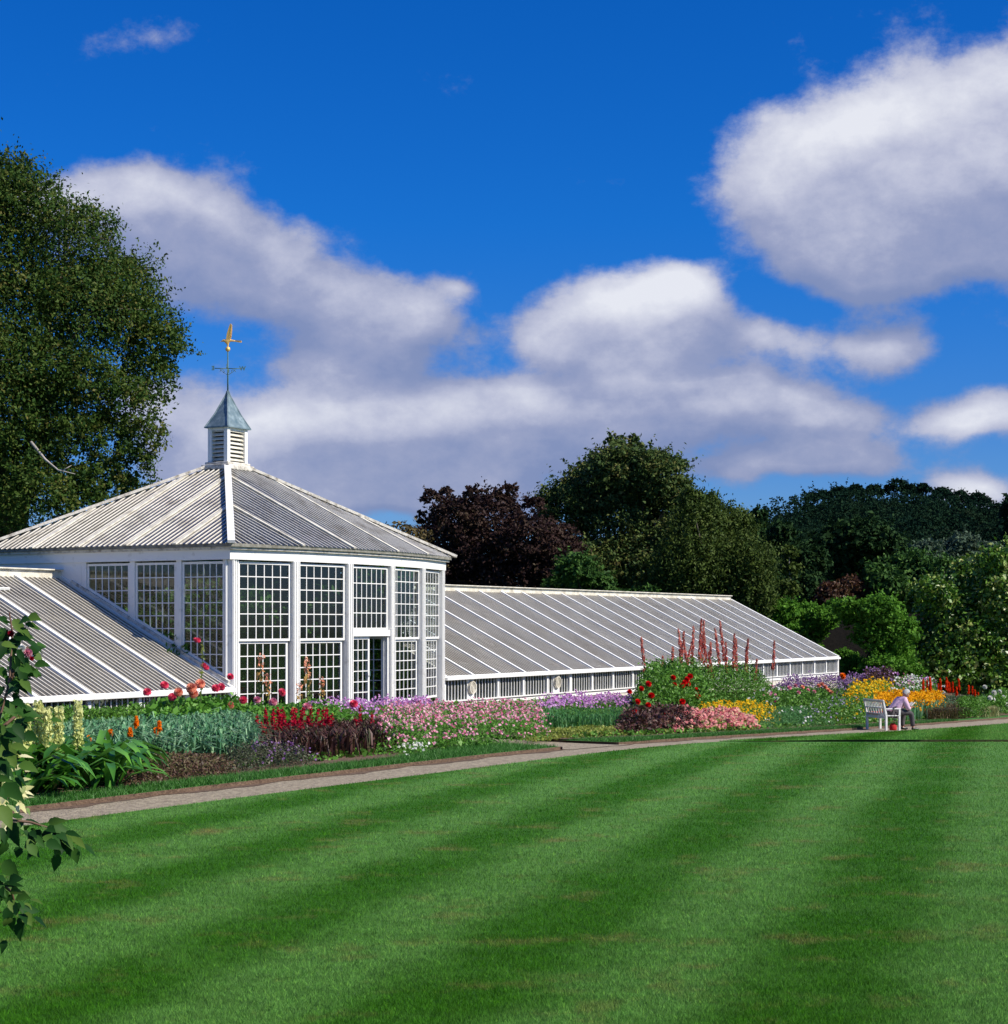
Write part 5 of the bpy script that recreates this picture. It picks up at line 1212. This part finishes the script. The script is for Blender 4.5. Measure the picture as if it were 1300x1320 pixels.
mb = MB(); mb.tube([(-.05,0,.26),(-.04,0,.33),(.04,0,.33),(.05,0,.26)], .008, 6); mb.build('bag_handle', M['redcloth'], o)
# ------------------------------------------------------------------ seated man
M['skin'] = surf('skin', (.50,.26,.17), (.42,.20,.13), scale=25, rough=.5)
M['shirt'] = surf('lilac_shirt', (.66,.45,.58), (.56,.36,.50), scale=10, rough=.8, bump=.01, bscale=14)
M['trousers'] = surf('dark_grey_trousers', (.055,.048,.055), (.085,.075,.08), scale=12, rough=.9, bump=.01, bscale=14)
M['shoe'] = surf('black_leather', (.012,.011,.010), None, rough=.35)
M['hair'] = surf('grey_hair', (.30,.29,.28), (.50,.49,.48), scale=60, rough=.7, bump=.004, bscale=120)
mo = bo-LD*.36+FD*.10
man = empty('person', (mo.x, mo.y, zb), FA, 'grey haired man in lilac shirt and dark trousers bent over a book on the bench', 'person')
# local: x forward, y to his left, z up
J = {'pel':(-.02,0,.54),'wst':(.03,0,.66),'chest':(.17,0,.79),'neck':(.29,0,.91),'head0':(.34,0,.96),
     'hL':(.0,.10,.53),'kL':(.42,.15,.50),'aL':(.36,.16,.10),'fL':(.40,.16,.05),'tL':(.54,.18,.035),
     'hR':(.0,-.10,.53),'kR':(.47,-.13,.49),'aR':(.52,-.13,.10),'fR':(.56,-.13,.05),'tR':(.70,-.15,.035),
     'sL':(.23,.19,.86),'eL':(.30,.23,.62),'wL':(.46,.09,.66),'sR':(.23,-.19,.86),'eR':(.32,-.22,.61),'wR':(.48,-.08,.64)}
def chain(name, seq, mat, edges=None, sub=2, root=0, parent=man, rad=None):
    pts = [J[k] if isinstance(k, str) else k for k, r in seq]; return skin(name, pts, edges or [(i,i+1) for i in range(len(pts)-1)], [r for k, r in seq], M[mat], parent, sub, root=root)
# the whole body is one skinned figure; clothes lie over it
seq = [('pel',.12),('wst',.09),('chest',.09),('neck',.055),('head0',.05),('sL',.045),('eL',.036),('wL',.028),('sR',.045),('eR',.042),('wR',.028),('hL',.08),('kL',.055),('aL',.038),('fL',.036),('tL',.03),('hR',.08),('kR',.055),('aR',.038),('fR',.036),('tR',.03)]
E = [(0,1),(1,2),(2,3),(3,4),(2,5),(5,6),(6,7),(2,8),(8,9),(9,10),(0,11),(11,12),(12,13),(13,14),(14,15),(0,16),(16,17),(17,18),(18,19),(19,20)]
body = chain('body', seq, 'skin', E, 2, 0)
# head with face, on the body
hm = MB(); hc = Vector((.385,0,1.03)); tiltm = Matrix.Rotation(R(38), 3, 'Y')
V_ = []; seg, rings = 24, 18
for i in range(rings+1):
    a_ = math.pi*i/rings
    for k in range(seg):
        t = 2*math.pi*k/seg; x, y, z = math.sin(a_)*math.cos(t), math.sin(a_)*math.sin(t), math.cos(a_)
        X = x*.098; Y = y*.076; Z = z*.122
        if z < 0: X *= 1-.12*(-z); Y *= 1-.28*(-z)
        if x > .3 and z < -.1: X += .012
        if x > .8 and abs(y) < .18 and -.45 < z < .12: X += .022*(1-abs(y)/.18)*(1-abs(z+.2)/.4 if abs(z+.2) < .4 else 0)
        if x > .6 and abs(abs(y)-.38) < .16 and abs(z-.05) < .14: X -= .010
        V_.append(tuple(tiltm @ Vector((X,Y,Z))+hc))
hm.V = V_
for i in range(rings):
    for k in range(seg): k2 = (k+1) % seg; hm.F.append((i*seg+k, (i+1)*seg+k, (i+1)*seg+k2, i*seg+k2))
head = hm.build('head', M['skin'], man, (0,0,0), True)
def onhead(v): return tuple(tiltm @ Vector(v)+hc)
for sy in (-1,1):
    mb = MB(); mb.ball(onhead((0,sy*.078,-.01)), .03, 10, 8, (.6,.35,1)); mb.build('ear', M['skin'], head, smooth_=True)
    mb = MB(); mb.ball(onhead((.082,sy*.03,.008)), .011, 8, 6); mb.build('eye', M['shoe'], head, smooth_=True)
mb = MB(); mb.ball(onhead((.085,0,-.062)), .02, 10, 6, (.5,1.2,.25)); mb.build('mouth', surf('lips', (.35,.12,.10), None), head, smooth_=True)
hb = MB(); Vh = []
for i in range(11):
    a_ = math.pi*.62*i/10
    for k in range(24):
        t = 2*math.pi*k/24; x, y, z = math.sin(a_)*math.cos(t), math.sin(a_)*math.sin(t), math.cos(a_)
        lim = 1.0 if x < .35 else max(.0, 1)
        rr = 1.10+.03*math.sin(t*7+i)
        zz = z if x < .25 else max(z, .42+.2*x)
        Vh.append(onhead((x*.098*rr-.006, y*.076*rr, zz*.122*rr+.002)))
hb.V = Vh
for i in range(10):
    for k in range(24): k2 = (k+1) % 24; hb.F.append((i*24+k, (i+1)*24+k, (i+1)*24+k2, i*24+k2))
hb.build('hair', M['hair'], man, (0,0,0), True)
# clothes
seq = [('pel',.175),('wst',.175),('chest',.185),((.262,0,.88),.095),('sL',.10),('eL',.07),((.40,.145,.645),.052),('sR',.10),('eR',.07),((.42,-.14,.63),.052)]
chain('shirt', seq, 'shirt', [(0,1),(1,2),(2,3),(2,4),(4,5),(5,6),(2,7),(7,8),(8,9)], 2, 1)
seq = [((-.03,0,.55),.165),('hL',.115),('kL',.082),((.37,.16,.30),.07),((.36,.16,.10),.068),('hR',.105),('kR',.082),((.50,-.13,.30),.07),((.52,-.13,.10),.068)]
chain('trousers', seq, 'trousers', [(0,1),(1,2),(2,3),(3,4),(0,5),(5,6),(6,7),(7,8)], 2, 0)
for sg, (fx, fy) in ((1,(.37,.165)),(-1,(.53,-.135))):
    o = skin('shoe', [(fx-.05,fy,.055),(fx+.05,fy,.05),(fx+.17,fy+sg*.015,.035)], [(0,1),(1,2)], [(.052,.05),(.05,.045),(.042,.03)], M['shoe'], man, 2, root=1)
# hands closed on the book
for sg, wn_ in ((1,'wL'),(-1,'wR')):
    w0 = Vector(J[wn_]); pm = w0+Vector((.055,-sg*.02,.01))
    skin('palm', [w0, w0.lerp(pm,.6), pm], [(0,1),(1,2)], [(.027,.022),(.036,.018),(.036,.016)], M['skin'], body, 1, root=1)
    for f in range(4):
        o_ = Vector((0, sg*(-.024+.016*f), 0)); l = (.030,.034,.032,.025)[f]
        skin('finger', [pm+o_, pm+o_+Vector((l,0,.004)), pm+o_+Vector((l*1.7,-sg*.004,.022)), pm+o_+Vector((l*1.7,-sg*.008,.040))], [(0,1),(1,2),(2,3)], [.009,.0085,.008,.0065], M['skin'], body, 1, root=0)
    skin('thumb', [w0.lerp(pm,.4)+Vector((0,-sg*.02,.01)), pm+Vector((-.005,-sg*.035,.03)), pm+Vector((.02,-sg*.035,.045))], [(0,1),(1,2)], [.012,.0105,.008], M['skin'], body, 1, root=0)
# book
bp_ = man.matrix_basis; bkc = Vector((.555,.0,.70)); bo2 = Vector((mo.x,mo.y,zb))+FD*bkc.x+LD*bkc.y+Vector((0,0,bkc.z))
book = empty('book', bo2, FA, 'small open book held in the hands of the seated man', 'book')
for sg in (1,-1):
    rot = Matrix.Rotation(sg*R(18), 3, 'X') @ Matrix.Rotation(R(-38), 3, 'Y')
    for nm, t0, t1, ex, m_ in (('pages',.002,.014,0,M['white_page'] if 'white_page' in M else surf('paper', (.80,.78,.68), None)),('cover',-.002,.0015,.004,surf('book_cover', (.42,.38,.24), None))):
        mb = MB(); y0, y1 = (0, .115+ex) if sg > 0 else (-.115-ex, 0)
        mb.box(-.085-ex,.085+ex,y0,y1,t0,t1); mb.V = [tuple(rot @ Vector(v)) for v in mb.V]; mb.build(nm, m_, book)
